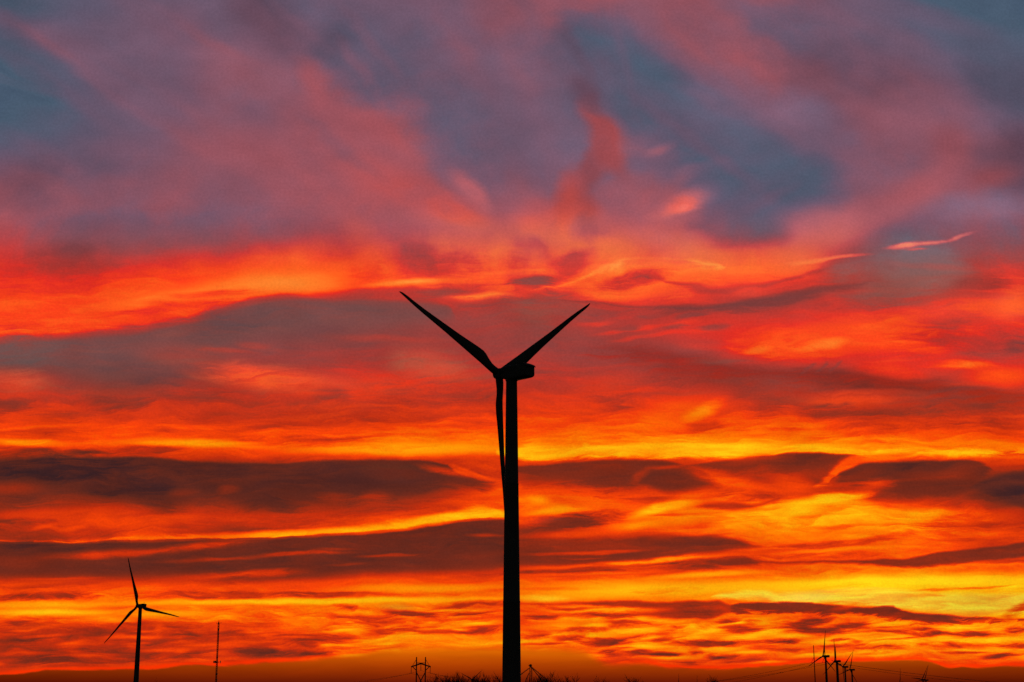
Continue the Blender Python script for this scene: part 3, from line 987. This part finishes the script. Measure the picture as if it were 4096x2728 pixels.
def empty(name, loc, rz=0.0):
    o = bpy.data.objects.new(name, None)
    COL.objects.link(o)
    o.location = loc
    o.rotation_euler = (0, 0, rz)
    o.empty_display_size = 1
    return o


def tag(o, label, cat, group=None, kind=None):
    if kind:
        o['kind'] = kind
    if label:
        o['label'] = label
    if cat:
        o['category'] = cat
    if group:
        o['group'] = group
    return o


def copy_tree(o, parent=None):
    c = o.copy()
    COL.objects.link(c)
    if parent:
        c.parent = parent
    for ch in list(o.children):
        copy_tree(ch, c)
    return c


# ----------------------------------------------------------------------------
# ground
# ----------------------------------------------------------------------------
gm_ = MB()
NS = 24
gv = [(-16000 + 32000 * i / NS, -4000 + 36000 * j / NS, 0) for j in range(NS + 1) for i in range(NS + 1)]
gm_.v = gv
gm_.f = [(j * (NS + 1) + i, j * (NS + 1) + i + 1, (j + 1) * (NS + 1) + i + 1, (j + 1) * (NS + 1) + i) for j in range(NS) for i in range(NS)]
fo = gm_.build('ground', M_SOIL)
fo['kind'] = 'structure'

# ----------------------------------------------------------------------------
# wind turbine.  local frame: rotor axis +Y (upwind), tower on the origin
# ----------------------------------------------------------------------------
HUB_H, OVER, TILT = 80.0, 4.2, R(6.0)
GROUP_T = 'wind turbines of the wind farm'


def rrect(cx, y, z0, z1, hw, rad, n=4):
    pts = []
    zc = (z0 + z1) / 2
    hz = (z1 - z0) / 2
    for qx, qz, a0 in ((1, 1, 0), (-1, 1, 90), (-1, -1, 180), (1, -1, 270)):
        for k in range(n + 1):
            a = R(a0 + 90 * k / n)
            pts.append(Vector((cx + qx * (hw - rad) + rad * math.cos(a), y, zc + qz * (hz - rad) + rad * math.sin(a))))
    return pts


def make_turbine():
    root = empty('wind_turbine', (0, 0, 0))
    tw = MB()
    prof = [(0, 2.32), (.4, 2.32), (.41, 2.2), (26, 1.95), (26.1, 2.0), (26.3, 2.0), (26.4, 1.93), (53, 1.62), (53.1, 1.66), (53.3, 1.66), (53.4, 1.6), (77.6, 1.31), (77.7, 1.45), (78.3, 1.45)]
    tw.ring_loft([[Vector((r * math.cos(2 * math.pi * k / 40), r * math.sin(2 * math.pi * k / 40), z)) for k in range(40)] for z, r in prof])
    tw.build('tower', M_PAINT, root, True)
    nb = MB()
    nb.ring_loft([rrect(0, y, HUB_H + a, HUB_H + b, hw, rd) for y, a, b, hw, rd in
                  [(2.5, -1.2, 1.0, 1.1, .5), (2.2, -1.5, 1.12, 1.3, .5), (1.2, -1.95, 1.15, 1.52, .5), (-1.0, -2.2, 1.12, 1.62, .5), (-4.4, -2.2, 1.1, 1.66, .5), (-5.3, -2.18, 1.0, 1.64, .5), (-5.85, -2.1, .72, 1.58, .45), (-6.1, -1.95, .5, 1.5, .4)]])
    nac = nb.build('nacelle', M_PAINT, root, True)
    hd = MB()
    # roof hood with an overhanging rear lip
    rings = []
    for y, zt, hw in [(-3.2, 1.16, 1.45), (-4.0, 1.26, 1.58), (-4.8, 1.24, 1.66), (-5.5, 1.08, 1.68), (-6.05, .8, 1.64), (-6.4, .45, 1.58)]:
        zb = zt - (.18 if y > -5 else .2)
        rings.append([Vector((sx * hw * f, y, HUB_H + (zt - .12 * f * f if top_ else zb - .12 * f * f))) for sx, f, top_ in
                      [(1, 1, 1), (1, .6, 1), (1, 0, 1), (-1, .6, 1), (-1, 1, 1), (-1, 1, 0), (-1, .6, 0), (1, 0, 0), (1, .6, 0), (1, 1, 0)]])
    hd.ring_loft(rings)
    hd.build('roof_hood', M_PAINT, nac, True)
    an = MB()
    an.tube([(.5, -4.2, HUB_H + 1.1), (.5, -4.2, HUB_H + 2.2)], .05)
    an.bar((.2, -4.2, HUB_H + 2.15), (.8, -4.2, HUB_H + 2.15), .06)
    an.box((.2, -4.2, HUB_H + 2.27), (.14, .14, .2))
    an.box((.8, -4.2, HUB_H + 2.27), (.1, .3, .2))
    an.build('anemometer', M_STEEL, nac)
    axis = Vector((0, math.cos(TILT), math.sin(TILT)))
    hc = Vector((0, OVER, HUB_H))
    ref_up = Vector((0, -math.sin(TILT), math.cos(TILT)))
    hb = MB()
    rings = []
    for s_, r in [(-1.15, .95), (-1.1, 1.3), (-.4, 1.42), (.5, 1.38), (1.1, 1.1), (1.5, .72), (1.75, .3), (1.8, .02)]:
        rings.append([hc + axis * s_ + (Vector((1, 0, 0)) * math.cos(t) + ref_up * math.sin(t)) * r for t in [2 * math.pi * k / 24 for k in range(24)]])
    hb.ring_loft(rings)
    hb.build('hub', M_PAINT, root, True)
    # blade along local +Z, origin on the hub centre, trailing edge to +X, downwind -Y
    bl = MB()
    RR = 36.6
    st = [(0.9, .92, .92, 0, 1.0), (1.6, .93, .93, 0, 1.0), (2.4, 1.5, .84, 9, .82), (3.6, 1.85, .74, 9.5, .5), (5.0, 2.3, .6, 9.5, .22), (6.4, 2.7, .5, 9, .05), (7.6, 2.82, .43, 8.5, 0), (9.5, 2.7, .36, 7.5, 0),
          (12.5, 2.36, .29, 7.5, 0), (16, 2.0, .23, 5.2, 0), (20, 1.66, .18, 3.5, 0), (24, 1.38, .14, 2.2, 0), (28, 1.12, .11, 1.2, 0), (31.5, .9, .085, .5, 0), (34, .72, .065, 0, 0), (35.6, .52, .045, 0, 0), (36.3, .3, .03, 0, 0),
          (RR, .08, .015, 0, 0)]
    rings = []
    n = 20
    for z, ch, th, tws, circ in st:
        tw_ = R(tws + 2.0)
        ring = []
        le = -.93 if circ > .9 else -(.93 - .35 * min(1, z / 20)) if z < 30 else -.58 + (z - 30) / 6.6 * .33
        for k in range(n):
            t = 2 * math.pi * k / n
            cx_, cy_ = .92 * math.cos(t), .92 * math.sin(t)
            u = (1 - math.cos(t)) / 2                                  # 0 at TE.. 1 at LE
            xa = le + ch * (1 - u) if circ < .9 else cx_
            thick = th * 2 * (2.6 * (math.sqrt(max(1 - u, 0)) * .55 * u ** .9 + .25 * u * (1 - u)))
            ya = (1 if t < math.pi else -1) * thick * .62
            x = cx_ * circ + xa * (1 - circ)
            y = cy_ * circ + ya * (1 - circ)
            xr = x * math.cos(tw_) - y * math.sin(tw_)
            yr = x * math.sin(tw_) + y * math.cos(tw_)
            ring.append(Vector((xr, -yr + .0006 * z * z * 0, z)))
        rings.append(ring)
    bl.ring_loft(rings)
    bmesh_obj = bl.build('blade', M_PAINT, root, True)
    return root, bmesh_obj


turb, blade0 = make_turbine()
blades = [blade0]
for k in range(2):
    c = blade0.copy()
    COL.objects.link(c)
    c.parent = turb
    blades.append(c)


def pose(root, pos, yaw, ph, rs=1.0, tilt=TILT, cone=0.0):
    """yaw: degrees the rotor faces left of north; ph: first blade, degrees above the right-hand horizontal"""
    root.location = pos
    root.rotation_euler = (0, 0, R(yaw))
    axis = Vector((0, math.cos(tilt), math.sin(tilt)))
    h = Vector((1, 0, 0))
    v = h.cross(axis)
    k = 0
    for ch in root.children:
        if ch.name.split('.')[0] == 'blade':
            an = R(ph + 120 * k)
            r = (h * math.cos(an) + v * math.sin(an)) * math.cos(R(cone)) + axis * math.sin(R(cone))
            tcw = h * math.sin(an) - v * math.cos(an)                # clockwise seen from behind
            ax = tcw.cross(r)                                         # completes x (trailing), y, z (span)
            m3 = Matrix((tcw, r.cross(tcw), r)).transposed()
            ch.matrix_local = Matrix.Translation(Vector((0, OVER, HUB_H))) @ m3.to_4x4() @ Matrix.Diagonal((1, 1, rs, 1))
            k += 1


def spot(hpx, hpy, yaw, h=HUB_H):
    hub = at_height(hpx, hpy, h)
    a = Vector((-math.sin(R(yaw)), math.cos(R(yaw)), 0))
    p = hub - a * OVER
    return Vector((p.x, p.y, 0))


YAW = 42.0
pose(turb, Vector((-3.05 + .703 * OVER, 352.9 - .711 * OVER, 0)), 44.7, 38.0, 36.4 / 36.6, R(6.3), -1.8)
tag(turb, 'tall dark wind turbine in the centre of the picture, the nearest and largest', 'wind turbine', GROUP_T)
FAR = [
    (550.4, 2423.2, 43.5, 109.5, 1.03, 'medium sized wind turbine left of the slim antenna mast'),
    (3292.4, 2624.1, 41.6, 84.4, 1.01, 'tallest turbine of the distant cluster at lower right, blade bent straight up'),
    (3340, 2644, 40.0, 97.5, .97, 'second turbine of the distant cluster, blade upright beside the bare pole'),
    (3371.5, 2666.7, 43.1, 43.0, 1.03, 'third turbine of the distant cluster, blade leaning up to the right'),
    (3399.5, 2678, 43.1, 76.5, 1.04, 'rightmost and lowest turbine of the distant cluster at lower right'),
    (3687.5, 2718.0, 40.0, 55.0, 1.18, 'far turbine low near the right edge, one blade pointing left'),
    (3698.0, 2720.0, 44.0, 66.0, 1.14, 'far turbine hidden just behind another near the right edge, narrow blade'),
    (3599.5, 2729.0, 42.0, 89.0, 1.02, 'far turbine standing between cluster and right edge, only its upright blade showing'),
    (2713.5, 2743.0, 42.0, 91.0, 1.04, 'very far turbine whose upright blade tip is the left of two spikes right of centre'),
    (2787.0, 2750.0, 42.0, 91.0, 1.04, 'very far turbine whose upright blade tip is the right of two spikes right of centre'),
    (1887.2, 2718.2, 40.9, 36.8, 1.09, 'far turbine rising behind the bare trees left of the big tower, blades in a V'),
    (1999.0, 2729.0, 42.0, 132.0, 1.0, 'far turbine beside the base of the big tower, one blade leaning left'),
    (1827.0, 2741.0, 42.0, 87.0, 1.06, 'far turbine behind the trees, slim upright blade between pylon and V shaped blades'),
]
far_objs = []
for hx_, hy_, yw, ph, rs, lab in FAR:
    c = copy_tree(turb)
    pose(c, spot(hx_, hy_, yw), yw, ph, rs)
    c['label'] = lab
    far_objs.append(c)

# ----------------------------------------------------------------------------
# lattice antenna mast
# ----------------------------------------------------------------------------
MD = 1500.0
mtop = at(875.0, 2492, MD)
mast = empty('antenna_mast', (mtop.x, MD, 0))
tag(mast, 'slim lattice antenna mast with dish platform, right of the medium turbine', 'antenna mast')
H = mtop.z
lt = MB()
legs = [Vector((.78 * math.cos(R(90 + 120 * k)), .78 * math.sin(R(90 + 120 * k)), 0)) for k in range(3)]
for l in legs:
    lt.tube([l, l + Vector((0, 0, H))], .21, 6)
nseg = int(H / 2.0)
for i in range(nseg):
    z0, z1 = H * i / nseg, H * (i + 1) / nseg
    for k in range(3):
        a, b = legs[k], legs[(k + 1) % 3]
        lt.bar(a + Vector((0, 0, z0)), b + Vector((0, 0, z1)), .17)
        lt.bar(a + Vector((0, 0, z1)), b + Vector((0, 0, z1)), .17)
for zz in (H * .12, H * .3, H * .62, H * .93):
    lt.box((0, 0, zz), (1.5, 1.5, 1.2))
lt.build('lattice', M_STEEL, mast)
tp = MB()
tp.tube([(0, 0, H - .5), (0, 0, H + 3.1)], [.35, .06], 8)
tp.tube([(0, 0, H - .8), (0, 0, H + 1.2)], [.75, .5], 8)
tp.bar((-2.2, 0, H - .3), (2.3, 0, H - .1), .14)
tp.box((-1.9, 0, H - .1), (.3, .3, 1.3))
tp.box((2.2, 0, H + .2), (.3, .3, 1.5))
tp.build('top_antenna', M_STEEL, mast)
zp = at(866, 2647.5, MD).z
pf = MB()
pf.ring_loft([[Vector((1.7 * math.cos(2 * math.pi * k / 10), 1.7 * math.sin(2 * math.pi * k / 10), z)) for k in range(10)] for z in (zp - .9, zp - .7)])
for k in range(10):
    a = 2 * math.pi * k / 10
    pf.bar((1.65 * math.cos(a), 1.65 * math.sin(a), zp - .7), (1.65 * math.cos(a), 1.65 * math.sin(a), zp + .4), .09)
pf.build('platform', M_STEEL, mast)
for dx_, w in ((-2.9, 1.1), (-1.7, 1.0), (-.7, .9)):
    ap = MB()
    ap.box((dx_, -.4, zp), (w, .5, 2.2))
    ap.bar((dx_, -.4, zp), (0, 0, zp), .15)
    ap.build('panel_antenna', M_STEEL, mast)
dh = MB()
dh.ring_loft([[Vector((3.1 + y, .9 * 1.25 * math.cos(2 * math.pi * k / 14) * r, zp + 1.35 * math.sin(2 * math.pi * k / 14) * r)) for k in range(14)] for y, r in ((-.25, .35), (0, .8), (.25, 1), (.4, 1))])
dh.bar((.6, 0, zp), (2.95, 0, zp), .14)
dh.build('dish', M_STEEL, mast)
for zoff in (2696, 2719):
    s_ = at(864, zoff, MD).z
    bx = MB()
    bx.box((.2, 0, s_), (2.1, 1.4, .9))
    bx.bar((0, 0, s_), (1.7, 0, s_ + .3), .12)
    bx.build('antenna_cluster', M_STEEL, mast)

# ----------------------------------------------------------------------------
# wooden H-frame pylon
# ----------------------------------------------------------------------------
PD = 700.0
pl, pr = at(1665.5, 2690, PD), at(1701.3, 2690, PD)
zt = at(1668, 2628, PD).z
cxp = (pl.x + pr.x) / 2
hw = (pr.x - pl.x) / 2
pyl = empty('pylon', (cxp, PD, 0))
tag(pyl, 'wooden H frame power pylon with two poles and a roof shaped crossarm', 'pylon')


def zat(py):
    return at(1684, py, PD).z


PX = PD / FOC * 1.028 * 1.0           # metres per photo pixel at that distance
for sx in (-1, 1):
    p = MB()
    p.tube([(sx * hw * 1.0, 0, 0), (sx * hw, 0, zt)], [.36, .25], 10)
    p.build('pole', M_WOOD, pyl, True)
ca = MB()
za = zat(2667.5)
half = 37.5 * PX
for sx in (-1, 1):
    ca.bar((0, -.28, zat(2654.5)), (sx * half, -.28, za), .52, .58)
ca.bar((-hw, -.24, zat(2652)), (hw, -.24, zat(2652)), .26, .3)
ca.build('crossarm', M_WOOD, pyl)
br = MB()
for sx in (-1, 1):
    br.bar((sx * hw, .24, zat(2636)), (sx * half * .93, .24, za), .17)
    br.bar((sx * half * .82, .24, zat(2668)), (sx * hw, .24, zat(2682)), .36)
    br.bar((sx * hw, .26 * sx, zat(2688)), (-sx * hw, .26 * sx, zat(2758)), .42)
br.build('brace', M_WOOD, pyl)
ATT = {}
for nm, px_, y0, y1 in (('l', -half + .1, 2668, 2694), ('c', 0, 2656, 2682), ('r', half - .25, 2668, 2694)):
    ins = MB()
    z0, z1 = zat(y0), zat(y1)
    nd_ = 14
    for i in range(nd_):
        zc = z0 + (z1 - z0) * (i + .5) / nd_
        ins.tube([(px_, -.28, zc - .045), (px_, -.28, zc + .045)], [.2, .1], 8)
    ins.tube([(px_, -.28, z0), (px_, -.28, z1)], .1, 6)
    ins.build('insulator', M_GLASS, pyl)
    ATT[nm] = Vector((cxp + px_, PD - .28, z1))

# three-pole structure inside the far-right cluster
QD = 600.0
bp = [at(3252.8 + 4, 2640, QD), at(3298 + 2.5, 2640, QD), at(3341.5 + 2.5, 2640, QD)]
btz = [at(3253, 2581, QD).z, at(3298, 2588, QD).z, at(3341, 2587, QD).z]
QA = []
LABS = ['leftmost of three slim power poles among the distant turbine cluster', 'middle of three slim power poles, close beside the tallest cluster turbine', 'rightmost of three slim power poles among the distant turbine cluster']
for i in range(3):
    po = empty('power_pole', (bp[i].x, QD, 0))
    tag(po, LABS[i], 'power pole', 'power poles among the distant turbines')
    p = MB()
    p.tube([(0, 0, 0), (0, 0, btz[i])], [.27, .13], 10)
    p.build('shaft', M_WOOD, po, True)
    arm = MB()
    z0 = at(3250, 2627, QD).z
    z1 = at(3250, 2650.5, QD).z
    arm.bar((0, 0, z0), (-1.15, 0, z1), .1)
    arm.bar((0, 0, z1), (-1.2, 0, z1 + .03), .1)
    arm.build('jumper_arm', M_STEEL, po)
    ins = MB()
    for k in range(6):
        ins.tube([(-.25 - .16 * k, -.13, z1), (-.29 - .16 * k, -.13, z1)], [.1, .05], 8)
    ins.tube([(-.1, -.13, z1), (-1.2, -.13, z1)], .03, 5)
    ins.build('insulator', M_GLASS, po)
    QA.append((Vector((bp[i].x - 1.2, QD - .13, z1)), Vector((bp[i].x, QD, z1 - .25))))


def wire(a, b, sag, label, rad=.046):
    m = MB()
    n = 40
    pts = [a.lerp(b, i / n) - Vector((0, 0, 4 * sag * (i / n) * (1 - i / n))) for i in range(n + 1)]
    m.tube(pts, rad, 5)
    o = m.build('power_line', M_WIRE)
    tag(o, label, 'power line', 'power lines strung across the horizon')
    return o


wire(ATT['l'], QA[0][0], 9.3, 'upper power line sagging from the H frame pylon to the right hand poles')
wire(ATT['c'], QA[1][0], 10.9, 'lowest power line of the span between pylon and right hand poles')
wire(ATT['r'], QA[2][0], 8.0, 'faint power line running from right end of pylon crossarm to rightmost pole')
e1, e2 = at(1380, 2733, 1000), at(1240, 2745, 1000)
wire(ATT['c'], e1, 1.2, 'upper of two power lines falling away left from the pylon')
wire(ATT['l'], e2, .8, 'lower of two power lines falling away left from the pylon')
wire(QA[2][1], at(4420, 2752, 900), 2.0, 'upper power line sloping down from the turbine cluster to the right edge', .075)
wire(QA[1][1], at(4400, 2757, 900), 2.6, 'thinner lower power line sloping down from the cluster to the right edge', .05)

# ----------------------------------------------------------------------------
# grain elevator leg with spouts
# ----------------------------------------------------------------------------
GD = 900.0
gx = at(2122.5, 2700, GD).x
ge = empty('grain_elevator', (gx, GD, 0))
tag(ge, 'grain elevator leg with sloping spouts just right of the big tower base', 'grain elevator')
gp = GD / FOC * 1.028


def gpt(px, py, y=0.0):
    p = at(px, py, GD)
    return Vector((p.x - gx, y, p.z))


leg = MB()
zt_ = gpt(2122, 2662).z
for sx in (-.42, .42):
    leg.box((sx, 0, zt_ / 2), (.45, .6, zt_))
for i in range(12):
    leg.box((0, 0, zt_ * (i + .5) / 12), (1.2, .5, .2))
leg.build('leg_casing', M_STEEL, ge)
ld = MB()
for sx in (.95, 1.3):
    ld.bar((sx, -.4, 0), (sx, -.4, zt_ - 2), .1)
for i in range(int(zt_ / .6)):
    ld.bar((.95, -.4, .3 + i * .6), (1.3, -.4, .3 + i * .6), .06)
ld.build('ladder', M_STEEL, ge)
hd2 = MB()
hd2.ring_loft([rrect(0, y, zt_ - .9, zt_ + .75, .75, .5) for y in (-.4, .4)])
hd2.bar((-.3, 0, zt_ + .1), (-1.15, 0, zt_ + .25), .3)
hd2.box((-1.0, 0, zt_ - .1), (.3, .5, .5))
hd2.build('head', M_STEEL, ge)
SPO = [((2125.5, 2668, 0), (2184, 2716, 3)), ((2125.5, 2670, 0), (2163, 2716, -2)), ((2117, 2673, 0), (2070, 2708, 2)), ((2116, 2693, 0), (2101, 2726, -2))]
ends = []
for (a, b) in SPO:
    s_ = MB()
    A_, B_ = gpt(a[0], a[1], a[2]), gpt(b[0], b[1], b[2])
    s_.tube([A_, B_], .2, 8)
    d_ = B_ - A_
    s_.bar(A_ + d_ * .05 + Vector((0, 0, .5)), B_ + Vector((0, 0, .45)), .07)
    for k in range(7):
        q_ = A_ + d_ * (.1 + .13 * k)
        s_.bar(q_, q_ + Vector((0, 0, .5)), .06)
    s_.box(A_ + d_ * .62, (.6, .6, .6))
    s_.build('spout', M_STEEL, ge)
    ends.append(B_)
for i in (0, 1, 2, 3):
    e = ends[i]
    bn = MB()
    zb = e.z - .2
    rad_ = 2.6
    bn.ring_loft([[Vector((e.x + r * math.cos(2 * math.pi * k / 28), e.y + r * math.sin(2 * math.pi * k / 28), z)) for k in range(28)] for z, r in
                  [(0, rad_), (zb - 2.2, rad_), (zb - 2.1, rad_ + .1), (zb - .2, .5), (zb, .35)]])
    if zb < 18.6:
        bn.build('bin', M_BIN, ge, True)
    else:
        q_ = MB()
        q_.tube([e, Vector((e.x, e.y, 0))], .2, 8)
        q_.build('spout_post', M_STEEL, ge)

# ----------------------------------------------------------------------------
# bare winter trees
# ----------------------------------------------------------------------------
def tree_meshes(seed, h, spread, dens):
    rnd = random.Random(seed)
    tr, crn = MB(), MB()

    def grow(p, d, ln, r, lev):
        mb = tr if lev == 0 else crn
        n = 4 if lev < 2 else 3
        pts, rr = [p], [r]
        q_ = p.copy()
        dd = d.copy()
        for i in range(n):
            dd = (dd + Vector((rnd.uniform(-1, 1), rnd.uniform(-1, 1), rnd.uniform(-.3, .7))) * (.12 if lev == 0 else .2)).normalized()
            q_ = q_ + dd * (ln / n)
            pts.append(q_.copy())
            rr.append(r * (1 - .6 * (i + 1) / n))
        mb.tube(pts, rr, 7 if lev == 0 else (5 if lev == 1 else 3), cap=lev < 2)
        if lev >= 4:
            return
        k = [7, 6, 6, dens][lev]
        for j in range(k):
            f = rnd.uniform(.2, 1.0) if j else 1.0
            i = min(int(f * n), n - 1)
            base = pts[i].lerp(pts[i + 1], f * n - i)
            az = rnd.uniform(0, 2 * math.pi)
            side = Vector((math.cos(az), math.sin(az), rnd.uniform(-.1, .5)))
            nd2 = (dd * rnd.uniform(.5, 1.0) + side * spread * rnd.uniform(.5, 1.1) + Vector((0, 0, .25))).normalized()
            grow(base, nd2, ln * rnd.uniform(.5, .8), max(rr[i + 1] * .62, .036), lev + 1)

    grow(Vector((0, 0, 0)), Vector((0, 0, 1)), h * .5, h * .024, 0)
    zs_ = sorted(v[2] for v in crn.v)
    top_ = zs_[int(len(zs_) * .985)]
    k = h / top_
    for m in (tr, crn):
        m.v = [(v[0] * k, v[1] * k, v[2] * k) for v in m.v]
    return tr, crn


PROTO = []
for seed, spread, dens in ((3, .75, 5), (11, .95, 6), (23, .6, 6), (37, 1.15, 7)):
    tr, crn = tree_meshes(seed, 10.0, spread, dens)
    PROTO.append((tr, crn))
proto_me = []
TREES = [  # px of the stem, px of the top, ground distance, variant, width factor, label
    (1742, 2709, 520, 3, 1.1, 'low bare tree at the left end of the tree row beside the pylon'),
    (1772, 2705, 540, 1, 1.0, 'bare round tree second from left in the row beside the pylon'),
    (1803, 2708, 500, 0, 1.0, 'bare tree third from left in the row between pylon and big tower'),
    (1826, 2698, 520, 2, .8, 'narrow bare tree, tallest in the row, beside a slim upright turbine blade'),
    (1848, 2703, 560, 2, 1.0, 'twiggy bare tree just left of the V shaped turbine blades'),
    (1878, 2711, 500, 3, .9, 'low bare tree directly beneath the V shaped turbine blades'),
    (1911, 2703, 530, 2, .85, 'bare tree just right of the V shaped turbine blades'),
    (1940, 2702, 510, 2, 1.0, 'bare tree midway between V shaped blades and the big tower'),
    (1968, 2709, 560, 1, .9, 'bare tree under the left leaning blade near the big tower'),
    (1997, 2710, 500, 0, 1.1, 'bare bushy tree touching the left side of the big tower base'),
    (2097, 2716, 520, 3, .6, 'small dark shrubby tree touching the right side of the big tower base'),
    (2143, 2707, 540, 2, .9, 'thin bare tree just right of the grain elevator leg'),
    (2162, 2703, 500, 0, .9, 'bare tree beneath the grain elevator spouts'),
    (2187, 2695, 520, 1, .95, 'largest wide bare tree, right of the grain elevator'),
    (2212, 2709, 550, 3, .8, 'low bare tree on the right flank of the largest bare tree'),
    (2278, 2713, 560, 3, .9, 'dense dark tree standing apart, first beyond the elevator trees'),
    (2397, 2720, 600, 3, .8, 'small lone tree top, second beyond the elevator trees'),
    (2570, 2718, 600, 3, 1.2, 'broad lone tree top left of the two spikes right of centre'),
    (2888, 2717, 620, 3, .95, 'lone tree top right of the two spikes, toward the far cluster'),
    (609, 2724, 700, 3, .5, 'tiny lone tree top between medium turbine and antenna mast'),
]
first = {}
rz = random.Random(5)
for i, (px_, py_, dd_, vr, wf, lab) in enumerate(TREES):
    top_ = at(px_, py_ + (9 if px_ < 2250 else 3), dd_)
    if vr not in first:
        root = empty('bare_tree', (0, 0, 0))
        a, b = PROTO[vr]
        a.build('trunk', M_BARK, root, True)
        b.build('crown', M_BARK, root)
        first[vr] = root
    else:
        root = copy_tree(first[vr])
    root.location = (top_.x, dd_, 0)
    s_ = top_.z / 10.0
    root.scale = (s_ * wf, s_ * wf, s_)
    root.rotation_euler = (0, 0, rz.uniform(0, 6.28))
    tag(root, lab, 'tree', 'bare trees along the horizon')

# ----------------------------------------------------------------------------
# render settings
# ----------------------------------------------------------------------------
scn.render.engine = 'CYCLES'
scn.view_settings.view_transform = 'Standard'
scn.view_settings.look = 'None'
scn.view_settings.exposure = 0
scn.view_settings.gamma = 1
scn.cycles.use_adaptive_sampling = True
scn.cycles.adaptive_threshold = 0.012
scn.cycles.adaptive_min_samples = 6
scn.cycles.max_bounces = 3
scn.cycles.use_denoising = False
